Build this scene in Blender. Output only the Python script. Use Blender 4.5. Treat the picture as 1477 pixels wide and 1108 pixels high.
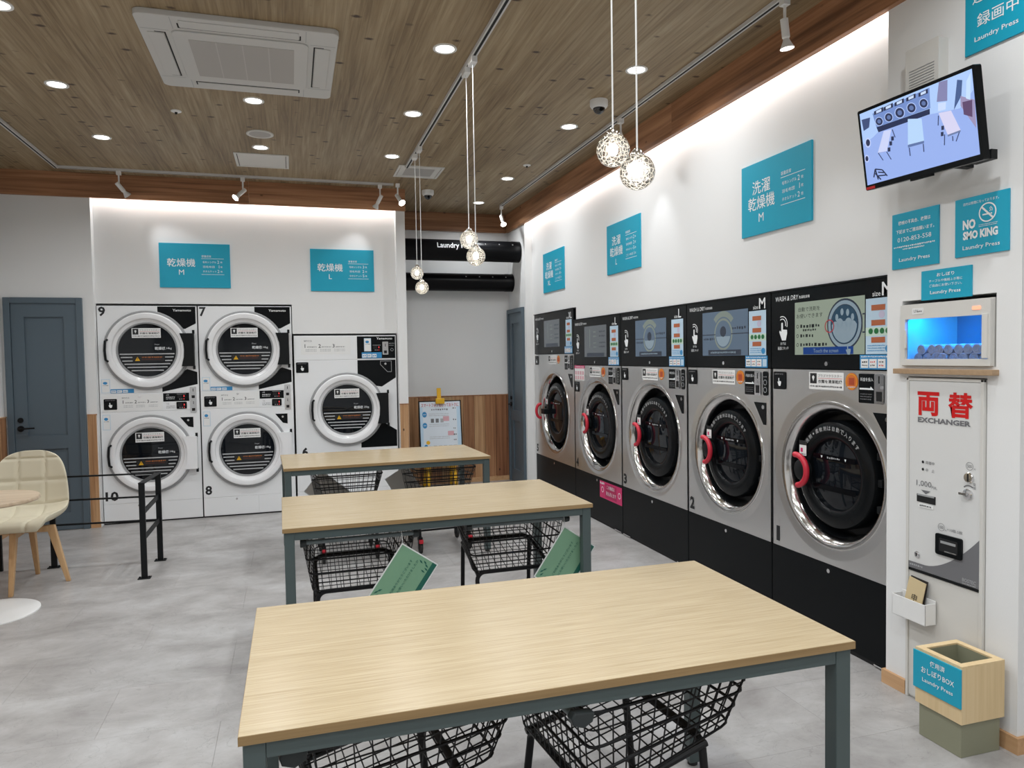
import bpy, math, random
import numpy as np
from mathutils import Matrix, Vector

for o in list(bpy.data.objects): bpy.data.objects.remove(o)
scene = bpy.context.scene
C = scene.collection
PI = math.pi
R = random.Random(7)

# ------------------------------------------------------------------ camera
F_PX, IMG_W = 1045.85, 1477.0
YAW, PITCH, ROLL = 0.2940698, -0.0378726, -0.0157150
CAM_Z = 1.5
cy, sy, cp, sp = math.cos(YAW), math.sin(YAW), math.cos(PITCH), math.sin(PITCH)
fwd = Vector((sy*cp, cy*cp, sp)); rgt = Vector((cy, -sy, 0)); upv = rgt.cross(fwd)
r2 = math.cos(ROLL)*rgt + math.sin(ROLL)*upv
u2 = -math.sin(ROLL)*rgt + math.cos(ROLL)*upv
camd = bpy.data.cameras.new('camera'); cam = bpy.data.objects.new('camera', camd); C.objects.link(cam)
camd.sensor_fit = 'HORIZONTAL'; camd.sensor_width = 36.0; camd.lens = F_PX/IMG_W*36.0
camd.clip_start = 0.05; camd.clip_end = 60
cam.matrix_world = Matrix(((r2.x, u2.x, -fwd.x, 0), (r2.y, u2.y, -fwd.y, 0), (r2.z, u2.z, -fwd.z, CAM_Z), (0, 0, 0, 1)))
scene.camera = cam

# ------------------------------------------------------------------ world, exposure, strengths
w = bpy.data.worlds.new('world'); scene.world = w; w.use_nodes = True
w.node_tree.nodes['Background'].inputs[0].default_value = (0.75, 0.82, 0.9, 1)
w.node_tree.nodes['Background'].inputs[1].default_value = 0.25
vs = scene.view_settings
vs.view_transform = 'Standard'; vs.look = 'None'; vs.gamma = 1.0; vs.exposure = 0.08; vs.use_curve_mapping = False
P_DOWN, P_COVE, P_SPOT, P_PEND = 7.3, 2.7, 5.0, 0.12      # watts per lamp (cove: per metre)

CEIL = 3.20; XR = 2.535; XW = 2.61; YB = 7.39; YD = 7.47; XL = -2.43; YALC = 8.45; YF = -3.2

# ------------------------------------------------------------------ materials
def nodes(m): return m.node_tree.nodes, m.node_tree.links
def mat(name, col, rough=0.5, metal=0.0, spec=0.5, emis=None, es=0.0, coat=0.0):
    m = bpy.data.materials.get(name)
    if m: return m
    m = bpy.data.materials.new(name); m.use_nodes = True
    b = m.node_tree.nodes['Principled BSDF']
    b.inputs['Base Color'].default_value = (*col, 1); b.inputs['Roughness'].default_value = rough
    b.inputs['Metallic'].default_value = metal; b.inputs['Specular IOR Level'].default_value = spec
    if coat: b.inputs['Coat Weight'].default_value = coat; b.inputs['Coat Roughness'].default_value = 0.08
    if emis: b.inputs['Emission Color'].default_value = (*emis, 1); b.inputs['Emission Strength'].default_value = es
    return m
def srgb(r, g, b):
    f = lambda c: (c/255/12.92) if c/255 <= 0.04045 else ((c/255+0.055)/1.055)**2.4
    return (f(r), f(g), f(b))
def N(m, t, **kw):
    n = m.node_tree.nodes.new(t)
    for k, v in kw.items(): setattr(n, k, v)
    return n
def ramp(m, stops):
    n = N(m, 'ShaderNodeValToRGB'); e = n.color_ramp.elements
    e[0].position, e[0].color = stops[0][0], (*stops[0][1], 1)
    e[1].position, e[1].color = stops[-1][0], (*stops[-1][1], 1)
    for p, c in stops[1:-1]:
        x = e.new(p); x.color = (*c, 1)
    return n
def coords(m, scale, rnd=True):
    nt = m.node_tree
    tc = N(m, 'ShaderNodeTexCoord'); mp = N(m, 'ShaderNodeMapping'); mp.inputs['Scale'].default_value = scale
    if rnd:
        oi = N(m, 'ShaderNodeObjectInfo'); ml = N(m, 'ShaderNodeVectorMath', operation='SCALE')
        ad = N(m, 'ShaderNodeVectorMath', operation='ADD'); ml.inputs[0].default_value = (37.1, 19.7, 53.3)
        nt.links.new(oi.outputs['Random'], ml.inputs['Scale']); nt.links.new(tc.outputs['Object'], ad.inputs[0])
        nt.links.new(ml.outputs[0], ad.inputs[1]); nt.links.new(ad.outputs[0], mp.inputs['Vector'])
    else: nt.links.new(tc.outputs['Object'], mp.inputs['Vector'])
    return mp.outputs[0]
def wood(name, dark, mid, light, axis, rough=0.45, fine=90.0, along=2.2, knots=0.0, rnd=True, contrast=(0.25, 0.75), vary=0.0, coat=0.0, low=0.45):
    m = bpy.data.materials.new(name); m.use_nodes = True; nt = m.node_tree; b = nt.nodes['Principled BSDF']
    sc = [fine]*3; sc['xyz'.index(axis)] = along
    v = coords(m, sc, rnd)
    n1 = N(m, 'ShaderNodeTexNoise'); n1.inputs['Scale'].default_value = 1.0; n1.inputs['Detail'].default_value = 5
    n1.inputs['Roughness'].default_value = 0.6; n1.inputs['Distortion'].default_value = 0.4
    nt.links.new(v, n1.inputs['Vector'])
    v2 = coords(m, [s*0.16 if i != 'xyz'.index(axis) else along*0.5 for i, s in enumerate(sc)], rnd)
    n2 = N(m, 'ShaderNodeTexNoise'); n2.inputs['Scale'].default_value = 1.0; n2.inputs['Detail'].default_value = 3
    nt.links.new(v2, n2.inputs['Vector'])
    mx = N(m, 'ShaderNodeMix', data_type='FLOAT'); mx.inputs[0].default_value = low
    nt.links.new(n1.outputs[0], mx.inputs[2]); nt.links.new(n2.outputs[0], mx.inputs[3])
    rp = ramp(m, [(contrast[0], dark), (0.5, mid), (contrast[1], light)])
    nt.links.new(mx.outputs[0], rp.inputs[0]); out = rp.outputs[0]
    if vary:
        oi = N(m, 'ShaderNodeObjectInfo'); hs = N(m, 'ShaderNodeHueSaturation'); mr = N(m, 'ShaderNodeMapRange')
        mr.inputs['To Min'].default_value = 1-vary; mr.inputs['To Max'].default_value = 1+vary
        nt.links.new(oi.outputs['Random'], mr.inputs[0]); nt.links.new(mr.outputs[0], hs.inputs['Value'])
        nt.links.new(out, hs.inputs['Color']); out = hs.outputs[0]
    if knots:
        sk = [5.5]*3; sk['xyz'.index(axis)] = 3.2
        v3 = coords(m, sk, rnd); vo = N(m, 'ShaderNodeTexVoronoi'); vo.inputs['Scale'].default_value = 1.0
        nt.links.new(v3, vo.inputs['Vector'])
        rk = ramp(m, [(0.03, (1, 1, 1)), (knots, (0, 0, 0))]); nt.links.new(vo.outputs['Distance'], rk.inputs[0])
        mk = N(m, 'ShaderNodeMix', data_type='RGBA'); nt.links.new(rk.outputs[0], mk.inputs[0])
        nt.links.new(out, mk.inputs[6]); mk.inputs[7].default_value = (*[c*0.22 for c in dark], 1); out = mk.outputs[2]
    nt.links.new(out, b.inputs['Base Color']); b.inputs['Roughness'].default_value = rough
    bp = N(m, 'ShaderNodeBump'); bp.inputs['Strength'].default_value = 0.08; bp.inputs['Distance'].default_value = 0.002
    nt.links.new(n1.outputs[0], bp.inputs['Height']); nt.links.new(bp.outputs[0], b.inputs['Normal'])
    if coat: b.inputs['Coat Weight'].default_value = coat; b.inputs['Coat Roughness'].default_value = 0.15
    return m

M_WALL = mat('white_wallpaper', (0.79, 0.79, 0.785), 0.85)
def wall_relief(m):
    nt = m.node_tree; b = nt.nodes['Principled BSDF']; v = coords(m, (260, 260, 90), False)
    n = N(m, 'ShaderNodeTexNoise'); n.inputs['Scale'].default_value = 1; n.inputs['Detail'].default_value = 3
    nt.links.new(v, n.inputs['Vector']); bp = N(m, 'ShaderNodeBump'); bp.inputs['Strength'].default_value = 0.15; bp.inputs['Distance'].default_value = 0.002
    nt.links.new(n.outputs[0], bp.inputs['Height']); nt.links.new(bp.outputs[0], b.inputs['Normal'])
wall_relief(M_WALL)
M_WHITE = mat('white_plastic', (0.80, 0.80, 0.79), 0.4)
M_OFFWHITE = mat('offwhite_plastic', (0.66, 0.645, 0.61), 0.45)
M_ACW = mat('cassette_white', (0.56, 0.55, 0.53), 0.45)
M_ENAMEL = mat('white_enamel', (0.84, 0.85, 0.86), 0.28, coat=0.3)
M_RINGW = mat('door_white', (0.86, 0.86, 0.87), 0.25, coat=0.3)
M_GREYRIM = mat('grey_rim', (0.33, 0.335, 0.34), 0.35)
M_BLACK = mat('black_gloss', (0.006, 0.007, 0.008), 0.2, spec=0.16)
M_BLACKM = mat('black_matt', (0.008, 0.009, 0.010), 0.45, spec=0.2)
M_PLINTH = mat('black_plinth', (0.006, 0.007, 0.008), 0.36, spec=0.10)
M_DARK = mat('dark_gap', (0.006, 0.006, 0.007), 0.8)
M_TEAL = mat('teal_board', srgb(14, 160, 190), 0.42)
M_INKW = mat('white_ink', (0.85, 0.87, 0.88), 0.5)
M_STRIP = mat('window_strip', (0.003, 0.003, 0.004), 0.12, spec=0.12)
M_ARC = mat('soft_white_ink', (0.5, 0.5, 0.5), 0.5)
M_INKK = mat('black_ink', (0.012, 0.012, 0.014), 0.5)
M_INKG = mat('grey_ink', (0.16, 0.16, 0.17), 0.5)
M_INKR = mat('red_ink', srgb(205, 18, 22), 0.35)
M_PAPER = mat('white_paper', (0.82, 0.82, 0.81), 0.5)
M_BLUE = mat('blue_print', srgb(52, 140, 196), 0.45)
M_CYAN = mat('pale_blue_print', srgb(190, 214, 232), 0.45)
M_ORANGE = mat('orange_print', srgb(214, 112, 46), 0.45)
M_BROWNP = mat('brown_print', srgb(176, 98, 62), 0.45)
M_GREENP = mat('green_print', srgb(34, 112, 60), 0.45)
M_PINK = mat('pink_print', srgb(206, 44, 106), 0.45)
M_YELLOW = mat('yellow_plastic', srgb(228, 176, 30), 0.4)
M_REDH = mat('red_handle', srgb(196, 38, 58), 0.35)
M_FRAME = mat('blue_grey_steel', srgb(74, 86, 86), 0.38)
M_CARTBAR = mat('cart_grey', srgb(104, 114, 116), 0.4)
M_CART = mat('cart_black', (0.006, 0.006, 0.007), 0.42, spec=0.3)
M_CHROME = mat('chrome', (0.75, 0.75, 0.76), 0.15, 1.0)
M_RUBBER = mat('rubber', (0.02, 0.02, 0.02), 0.7)
M_DOOR = mat('blue_grey_door', srgb(86, 100, 110), 0.5)
M_LAMP = mat('lamp_lens', (0.9, 0.9, 0.9), 0.5, emis=(1.0, 0.95, 0.88), es=9.0)
M_LED = mat('led_strip', (0.9, 0.9, 0.9), 0.5, emis=(1.0, 0.93, 0.84), es=6.0)
M_BULB = mat('bulb', (0.9, 0.9, 0.9), 0.4, emis=(1.0, 0.90, 0.74), es=6.0)
M_REDLED = mat('red_led', (0.3, 0.02, 0.02), 0.4, emis=(1, 0.06, 0.06), es=0.7)
M_GLASSD = mat('dark_window', (0.006, 0.008, 0.011), 0.04, spec=0.38)
M_STRIPE = mat('silver_print', (0.42, 0.43, 0.44), 0.35)
M_SAGE = mat('sage_card', srgb(118, 158, 128), 0.4)
M_DKGREEN = mat('dark_green_print', srgb(28, 92, 78), 0.4)
M_OLIVE = mat('grey_green_box', srgb(138, 138, 116), 0.5)
M_CREAM = mat('cream_fabric', srgb(206, 198, 176), 0.8, spec=0.2)
M_DUCT = mat('black_duct', (0.004, 0.004, 0.005), 0.30, spec=0.14)
M_GRILLE = mat('ac_grille', (0.42, 0.40, 0.38), 0.6)
M_CAMDOME = mat('camera_dome', (0.02, 0.02, 0.022), 0.08, spec=0.8)

M_TABLE = wood('table_laminate', srgb(160, 140, 106), srgb(182, 163, 130), srgb(196, 179, 147), 'x', 0.26, 300, 5.0, contrast=(0.28, 0.72), low=0.12)
M_EDGE_SHADE = wood('shaded_table_edge_band', srgb(132, 106, 68), srgb(152, 124, 84), srgb(166, 138, 98), 'x', 0.4, 130, 2.0)  # edge banding with the shade of the upright edges painted in as darker brown
M_BEAM_X = wood('beam_wood_x', srgb(104, 68, 44), srgb(162, 114, 80), srgb(196, 148, 110), 'x', 0.5, 30, 0.9, knots=0.075, contrast=(0.36, 0.66))
M_BEAM_Y = wood('beam_wood_y', srgb(104, 68, 44), srgb(162, 114, 80), srgb(196, 148, 110), 'y', 0.5, 30, 0.9, knots=0.075, contrast=(0.36, 0.66))
BOARDS = [wood('wainscot_wood_%d' % k, srgb(*d), srgb(*m_), srgb(*l), 'z', 0.5, 40, 1.1, knots=0.06, contrast=(0.36, 0.64)) for k, (d, m_, l) in enumerate((
    ((112, 68, 42), (144, 96, 64), (166, 118, 82)), ((146, 104, 68), (180, 136, 96), (204, 164, 122)), ((128, 84, 54), (162, 114, 78), (184, 138, 100)), ((160, 124, 84), (192, 156, 112), (212, 180, 138))))]
M_BOARD = BOARDS[2]
M_BASEW = wood('baseboard_wood', srgb(170, 128, 88), srgb(196, 154, 112), srgb(212, 174, 134), 'y', 0.5, 40, 1.5)
M_SHELF = wood('shelf_wood', srgb(140, 112, 84), srgb(166, 138, 108), srgb(180, 152, 122), 'y', 0.5, 60, 1.5)
M_BINW = wood('bin_wood', srgb(206, 178, 130), srgb(222, 196, 152), srgb(230, 208, 168), 'z', 0.5, 50, 1.5)
M_LEGW = wood('chair_leg_wood', srgb(172, 134, 92), srgb(194, 156, 112), srgb(206, 172, 130), 'z', 0.45, 60, 2.0)
M_TTOP = wood('cafe_top_wood', srgb(150, 126, 104), srgb(190, 168, 142), srgb(216, 200, 178), 'x', 0.4, 22, 1.0)

def ceiling_material():
    m = bpy.data.materials.new('ceiling_wood_print'); m.use_nodes = True; nt = m.node_tree; b = nt.nodes['Principled BSDF']
    v = coords(m, (55, 1.6, 1), False)
    n1 = N(m, 'ShaderNodeTexNoise'); n1.inputs['Scale'].default_value = 1; n1.inputs['Detail'].default_value = 6; n1.inputs['Roughness'].default_value = 0.62; n1.inputs['Distortion'].default_value = 0.5
    nt.links.new(v, n1.inputs['Vector'])
    v2 = coords(m, (7, 0.7, 1), False); n2 = N(m, 'ShaderNodeTexNoise'); n2.inputs['Scale'].default_value = 1; n2.inputs['Detail'].default_value = 3
    nt.links.new(v2, n2.inputs['Vector'])
    mx = N(m, 'ShaderNodeMix', data_type='FLOAT'); mx.inputs[0].default_value = 0.4
    nt.links.new(n1.outputs[0], mx.inputs[2]); nt.links.new(n2.outputs[0], mx.inputs[3])
    rp = ramp(m, [(0.32, srgb(104, 84, 58)), (0.48, srgb(142, 121, 90)), (0.66, srgb(172, 153, 122))])
    nt.links.new(mx.outputs[0], rp.inputs[0]); out = rp.outputs[0]
    # dark short knots lying across the grain
    v3 = coords(m, (5.5, 9.0, 1), False); vo = N(m, 'ShaderNodeTexVoronoi'); vo.inputs['Scale'].default_value = 1
    nz = N(m, 'ShaderNodeTexNoise'); nz.inputs['Scale'].default_value = 9; nz.inputs['Detail'].default_value = 2
    ad = N(m, 'ShaderNodeMix', data_type='RGBA'); ad.blend_type = 'ADD'; ad.inputs[0].default_value = 0.10
    nt.links.new(v3, ad.inputs[6]); nt.links.new(nz.outputs[1], ad.inputs[7]); nt.links.new(v3, nz.inputs['Vector']); nt.links.new(ad.outputs[2], vo.inputs['Vector'])
    rk = ramp(m, [(0.08, (1, 1, 1)), (0.17, (0, 0, 0))]); nt.links.new(vo.outputs['Distance'], rk.inputs[0])
    mk = N(m, 'ShaderNodeMix', data_type='RGBA'); nt.links.new(rk.outputs[0], mk.inputs[0]); nt.links.new(out, mk.inputs[6])
    mk.inputs[7].default_value = (*srgb(64, 44, 28), 1); out = mk.outputs[2]
    # printed board joints every 0.3 m
    tc = N(m, 'ShaderNodeTexCoord'); sx = N(m, 'ShaderNodeSeparateXYZ'); nt.links.new(tc.outputs['Object'], sx.inputs[0])
    md = N(m, 'ShaderNodeMath', operation='PINGPONG'); md.inputs[1].default_value = 0.15; nt.links.new(sx.outputs[0], md.inputs[0])
    lt = N(m, 'ShaderNodeMath', operation='LESS_THAN'); lt.inputs[1].default_value = 0.0022; nt.links.new(md.outputs[0], lt.inputs[0])
    ml = N(m, 'ShaderNodeMath', operation='MULTIPLY'); ml.inputs[1].default_value = 0.22; nt.links.new(lt.outputs[0], ml.inputs[0])
    mj = N(m, 'ShaderNodeMix', data_type='RGBA'); nt.links.new(ml.outputs[0], mj.inputs[0]); nt.links.new(out, mj.inputs[6])
    mj.inputs[7].default_value = (*srgb(80, 62, 44), 1)
    nt.links.new(mj.outputs[2], b.inputs['Base Color']); b.inputs['Roughness'].default_value = 0.55
    return m
M_CEIL = ceiling_material()

def floor_material():
    m = bpy.data.materials.new('concrete_vinyl'); m.use_nodes = True; nt = m.node_tree; b = nt.nodes['Principled BSDF']
    ge = N(m, 'ShaderNodeNewGeometry'); mp = N(m, 'ShaderNodeMapping'); mp.inputs['Scale'].default_value = (1.7, 2.4, 1); nt.links.new(ge.outputs['Position'], mp.inputs['Vector']); v = mp.outputs[0]
    n1 = N(m, 'ShaderNodeTexNoise'); n1.inputs['Scale'].default_value = 1.3; n1.inputs['Detail'].default_value = 9; n1.inputs['Roughness'].default_value = 0.68; n1.inputs['Distortion'].default_value = 0.3
    nt.links.new(v, n1.inputs['Vector'])
    rp = ramp(m, [(0.3, srgb(138, 134, 132)), (0.5, srgb(163, 160, 158)), (0.72, srgb(186, 185, 184))])
    nt.links.new(n1.outputs[0], rp.inputs[0])
    v2 = coords(m, (1, 1, 1), True); n2 = N(m, 'ShaderNodeTexNoise'); n2.inputs['Scale'].default_value = 5.0; n2.inputs['Detail'].default_value = 6; n2.inputs['Distortion'].default_value = 1.5
    nt.links.new(v2, n2.inputs['Vector'])
    rc = ramp(m, [(0.495, (0, 0, 0)), (0.5, (1, 1, 1)), (0.505, (0, 0, 0))]); nt.links.new(n2.outputs[0], rc.inputs[0])
    mlt = N(m, 'ShaderNodeMath', operation='MULTIPLY'); mlt.inputs[1].default_value = 0.35; nt.links.new(rc.outputs[0], mlt.inputs[0])
    mk = N(m, 'ShaderNodeMix', data_type='RGBA'); nt.links.new(mlt.outputs[0], mk.inputs[0]); nt.links.new(rp.outputs[0], mk.inputs[6]); mk.inputs[7].default_value = (*srgb(104, 101, 99), 1)
    oi = N(m, 'ShaderNodeObjectInfo'); mr = N(m, 'ShaderNodeMapRange'); mr.inputs['To Min'].default_value = 0.965; mr.inputs['To Max'].default_value = 1.035
    hs = N(m, 'ShaderNodeHueSaturation'); nt.links.new(oi.outputs['Random'], mr.inputs[0]); nt.links.new(mr.outputs[0], hs.inputs['Value']); nt.links.new(mk.outputs[2], hs.inputs['Color'])
    nt.links.new(hs.outputs[0], b.inputs['Base Color'])
    rr = ramp(m, [(0.3, (0.42,)*3), (0.7, (0.30,)*3)]); nt.links.new(n1.outputs[0], rr.inputs[0]); nt.links.new(rr.outputs[0], b.inputs['Roughness'])
    return m
M_FLOOR = floor_material()

def steel_material(name, col, rough, axis):
    m = bpy.data.materials.new(name); m.use_nodes = True; nt = m.node_tree; b = nt.nodes['Principled BSDF']
    b.inputs['Base Color'].default_value = (*col, 1); b.inputs['Metallic'].default_value = 1.0
    sc = [4, 4, 4]; sc[axis] = 1500; v = coords(m, sc, True)
    n = N(m, 'ShaderNodeTexNoise'); n.inputs['Scale'].default_value = 1; n.inputs['Detail'].default_value = 2; nt.links.new(v, n.inputs['Vector'])
    rr = ramp(m, [(0.3, (rough*0.93,)*3), (0.7, (rough*1.08,)*3)]); nt.links.new(n.outputs[0], rr.inputs[0]); nt.links.new(rr.outputs[0], b.inputs['Roughness'])
    return m
M_STEEL = steel_material('brushed_steel', (0.80, 0.80, 0.80), 0.30, 2)
M_RIM = steel_material('polished_rim', (0.66, 0.65, 0.64), 0.14, 2)

def crackle_glass():
    m = bpy.data.materials.new('crackle_glass'); m.use_nodes = True; nt = m.node_tree
    for n in list(nt.nodes): nt.nodes.remove(n)
    out = N(m, 'ShaderNodeOutputMaterial'); tr = N(m, 'ShaderNodeBsdfTransparent'); gl = N(m, 'ShaderNodeBsdfGlossy'); tl = N(m, 'ShaderNodeBsdfTranslucent')
    gl.inputs['Roughness'].default_value = 0.08; tl.inputs[0].default_value = (0.95, 0.93, 0.88, 1)
    v = coords(m, (75, 75, 75), True); vo = N(m, 'ShaderNodeTexVoronoi', feature='DISTANCE_TO_EDGE'); vo.inputs['Scale'].default_value = 1; nt.links.new(v, vo.inputs['Vector'])
    rk = ramp(m, [(0.02, (0.75, 0.75, 0.75)), (0.12, (0.05, 0.05, 0.05))]); nt.links.new(vo.outputs[0], rk.inputs[0])
    bp = N(m, 'ShaderNodeBump'); bp.inputs['Strength'].default_value = 0.7; bp.inputs['Distance'].default_value = 0.004; nt.links.new(vo.outputs[0], bp.inputs['Height'])
    nt.links.new(bp.outputs[0], gl.inputs['Normal'])
    m1 = N(m, 'ShaderNodeMixShader'); nt.links.new(rk.outputs[0], m1.inputs[0]); nt.links.new(tr.outputs[0], m1.inputs[1]); nt.links.new(tl.outputs[0], m1.inputs[2])
    lw = N(m, 'ShaderNodeLayerWeight'); lw.inputs[0].default_value = 0.35; nt.links.new(bp.outputs[0], lw.inputs['Normal'])
    m2 = N(m, 'ShaderNodeMixShader'); nt.links.new(lw.outputs['Fresnel'], m2.inputs[0]); nt.links.new(m1.outputs[0], m2.inputs[1]); nt.links.new(gl.outputs[0], m2.inputs[2])
    nt.links.new(m2.outputs[0], out.inputs[0]); return m
M_CRACKLE = crackle_glass()
def clear_glass():
    m = bpy.data.materials.new('clear_pane'); m.use_nodes = True; nt = m.node_tree
    for n in list(nt.nodes): nt.nodes.remove(n)
    out = N(m, 'ShaderNodeOutputMaterial'); tr = N(m, 'ShaderNodeBsdfTransparent'); gl = N(m, 'ShaderNodeBsdfGlossy'); gl.inputs['Roughness'].default_value = 0.03
    tr.inputs[0].default_value = (0.92, 0.97, 0.98, 1)
    lw = N(m, 'ShaderNodeLayerWeight'); lw.inputs[0].default_value = 0.15
    mx = N(m, 'ShaderNodeMixShader'); nt.links.new(lw.outputs['Fresnel'], mx.inputs[0]); nt.links.new(tr.outputs[0], mx.inputs[1]); nt.links.new(gl.outputs[0], mx.inputs[2])
    nt.links.new(mx.outputs[0], out.inputs[0]); return m
M_PANE = clear_glass()
def emit(name, col, s):
    return mat(name, tuple(c*0.1 for c in col), 0.25, emis=col, es=s)

# ------------------------------------------------------------------ mesh builder
_txt = {}
def text_geo(s, bold=0.0):
    key = (s, bold)
    if key in _txt: return _txt[key]
    cu = bpy.data.curves.new('lettering', 'FONT'); cu.body = s; cu.size = 1.0; cu.resolution_u = 2; cu.offset = bold
    ob = bpy.data.objects.new('lettering', cu)
    me = bpy.data.meshes.new_from_object(ob)
    v = [tuple(x.co) for x in me.vertices]; f = [tuple(p.vertices) for p in me.polygons]
    bpy.data.objects.remove(ob); bpy.data.curves.remove(cu); bpy.data.meshes.remove(me)
    if not v: v = [(0, 0, 0)]
    a = np.array(v); bb = (a[:, 0].min(), a[:, 0].max(), a[:, 1].min(), a[:, 1].max())
    _txt[key] = (a, f, bb); return _txt[key]

class MB:
    def __init__(s): s.v = []; s.f = []; s.fm = []; s.fs = []; s.mats = []
    def _m(s, m):
        if m not in s.mats: s.mats.append(m)
        return s.mats.index(m)
    def add(s, vs, fs, m, smooth=False):
        b = len(s.v); s.v += [tuple(v) for v in vs]; i = s._m(m)
        for f in fs: s.f.append(tuple(b+k for k in f)); s.fm.append(i); s.fs.append(smooth)
        return s
    def box(s, x0, x1, y0, y1, z0, z1, m):
        v = [(x0, y0, z0), (x1, y0, z0), (x1, y1, z0), (x0, y1, z0), (x0, y0, z1), (x1, y0, z1), (x1, y1, z1), (x0, y1, z1)]
        return s.add(v, [(0, 3, 2, 1), (4, 5, 6, 7), (0, 1, 5, 4), (1, 2, 6, 5), (2, 3, 7, 6), (3, 0, 4, 7)], m)
    def rbox(s, x0, x1, y0, y1, z0, z1, m, r=0.02, plane='xz', n=4):
        # box with rounded corners in one plane
        if plane == 'xz': a0, a1, b0, b1, c0, c1 = x0, x1, z0, z1, y0, y1
        elif plane == 'xy': a0, a1, b0, b1, c0, c1 = x0, x1, y0, y1, z0, z1
        else: a0, a1, b0, b1, c0, c1 = y0, y1, z0, z1, x0, x1
        pts = []
        for (ca, cb, t0) in ((a1-r, b0+r, -PI/2), (a1-r, b1-r, 0), (a0+r, b1-r, PI/2), (a0+r, b0+r, PI)):
            for k in range(n+1):
                t = t0+k*PI/2/n; pts.append((ca+r*math.cos(t), cb+r*math.sin(t)))
        def p3(a, b, c): return (a, c, b) if plane == 'xz' else (a, b, c) if plane == 'xy' else (c, a, b)
        L = len(pts); v = [p3(a, b, c0) for a, b in pts]+[p3(a, b, c1) for a, b in pts]
        fs = [tuple(range(L)) if plane == 'xz' else tuple(reversed(range(L))), tuple(range(L, 2*L)) if plane != 'xz' else tuple(reversed(range(L, 2*L)))]
        for k in range(L):
            q = (k, (k+1) % L, L+(k+1) % L, L+k); fs.append(q if plane != 'xz' else tuple(reversed(q)))
        return s.add(v, fs, m)
    def poly(s, pts, y, m):            # flat polygon in the xz plane facing -y (pts counter-clockwise seen from the front)
        return s.add([(x, y, z) for x, z in pts], [tuple(range(len(pts)))], m)
    def rect(s, x0, x1, z0, z1, y, m): return s.poly([(x0, z0), (x1, z0), (x1, z1), (x0, z1)], y, m)
    def disc(s, cx, cz, r, y, m, n=32, rz=None):
        rz = rz or r
        return s.poly([(cx+r*math.cos(2*PI*k/n), cz+rz*math.sin(2*PI*k/n)) for k in range(n)], y, m)
    def ring(s, cx, cz, r0, r1, y, m, n=40, a0=0, a1=2*PI):
        full = abs(a1-a0-2*PI) < 1e-6; L = n if full else n+1
        v = []
        for k in range(L):
            t = a0+(a1-a0)*k/n; v += [(cx+r0*math.cos(t), y, cz+r0*math.sin(t)), (cx+r1*math.cos(t), y, cz+r1*math.sin(t))]
        fs = [(2*k, 2*k+1, (2*k+3) % (2*L), (2*k+2) % (2*L)) for k in range(n)]
        return s.add(v, fs, m)
    def prism(s, pts, y0, y1, m):      # xz polygon (ccw from front) extruded from y0 (front) to y1 (back)
        L = len(pts); v = [(x, y0, z) for x, z in pts]+[(x, y1, z) for x, z in pts]
        fs = [tuple(range(L)), tuple(reversed(range(L, 2*L)))]+[(k, L+k, L+(k+1) % L, (k+1) % L) for k in range(L)]
        return s.add(v, fs, m)
    def lathe(s, prof, m, c=(0, 0, 0), axis='y', n=40, smooth=True):
        # prof: list of (radius, height along axis)
        v = []; cx, cyy, cz = c
        for r, h in prof:
            for k in range(n):
                t = 2*PI*k/n; a, b = r*math.cos(t), r*math.sin(t)
                v.append((cx+a, cyy+h, cz+b) if axis == 'y' else (cx+a, cyy+b, cz+h) if axis == 'z' else (cx+h, cyy+a, cz+b))
        fs = []
        for i in range(len(prof)-1):
            for k in range(n):
                q = (i*n+k, i*n+(k+1) % n, (i+1)*n+(k+1) % n, (i+1)*n+k)
                fs.append(q if axis != 'y' else tuple(reversed(q)))
        if axis == 'x': pass
        return s.add(v, fs, m, smooth)
    def cyl(s, c, r, h0, h1, m, axis='z', n=24, r1=None):
        r1 = r if r1 is None else r1
        return s.lathe([(0.0001, h0), (r, h0), (r1, h1), (0.0001, h1)], m, c, axis, n)
    def sphere(s, c, r, m, nu=28, nv=16, sz=1.0, v0=0.0, v1=1.0):
        prof = []
        for k in range(nv+1):
            t = -PI/2+PI*(v0+(v1-v0)*k/nv); prof.append((max(r*math.cos(t), 0.0001), r*math.sin(t)*sz))
        return s.lathe(prof, m, c, 'z', nu)
    def tube(s, pts, r, m, n=6, closed=False):
        P = [Vector(p) for p in pts]; L = len(P); v = []
        up = None
        for i in range(L):
            if closed: d = (P[(i+1) % L]-P[i-1])
            else: d = P[min(i+1, L-1)]-P[max(i-1, 0)]
            d.normalize()
            if up is None:
                up = Vector((0, 0, 1)) if abs(d.z) < 0.9 else Vector((1, 0, 0))
            a = d.cross(up)
            if a.length < 1e-5: a = d.cross(Vector((0, 1, 0)))
            a.normalize(); b = a.cross(d).normalized(); up = b
            for k in range(n):
                t = 2*PI*(k+0.5)/n; v.append(tuple(P[i]+a*(r*math.cos(t))+b*(r*math.sin(t))))
        fs = []
        for i in range(L if closed else L-1):
            j = (i+1) % L
            for k in range(n): fs.append((i*n+k, i*n+(k+1) % n, j*n+(k+1) % n, j*n+k))
        if not closed: fs += [tuple(reversed(range(n))), tuple(range((L-1)*n, L*n))]
        return s.add(v, fs, m, n > 4)
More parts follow.
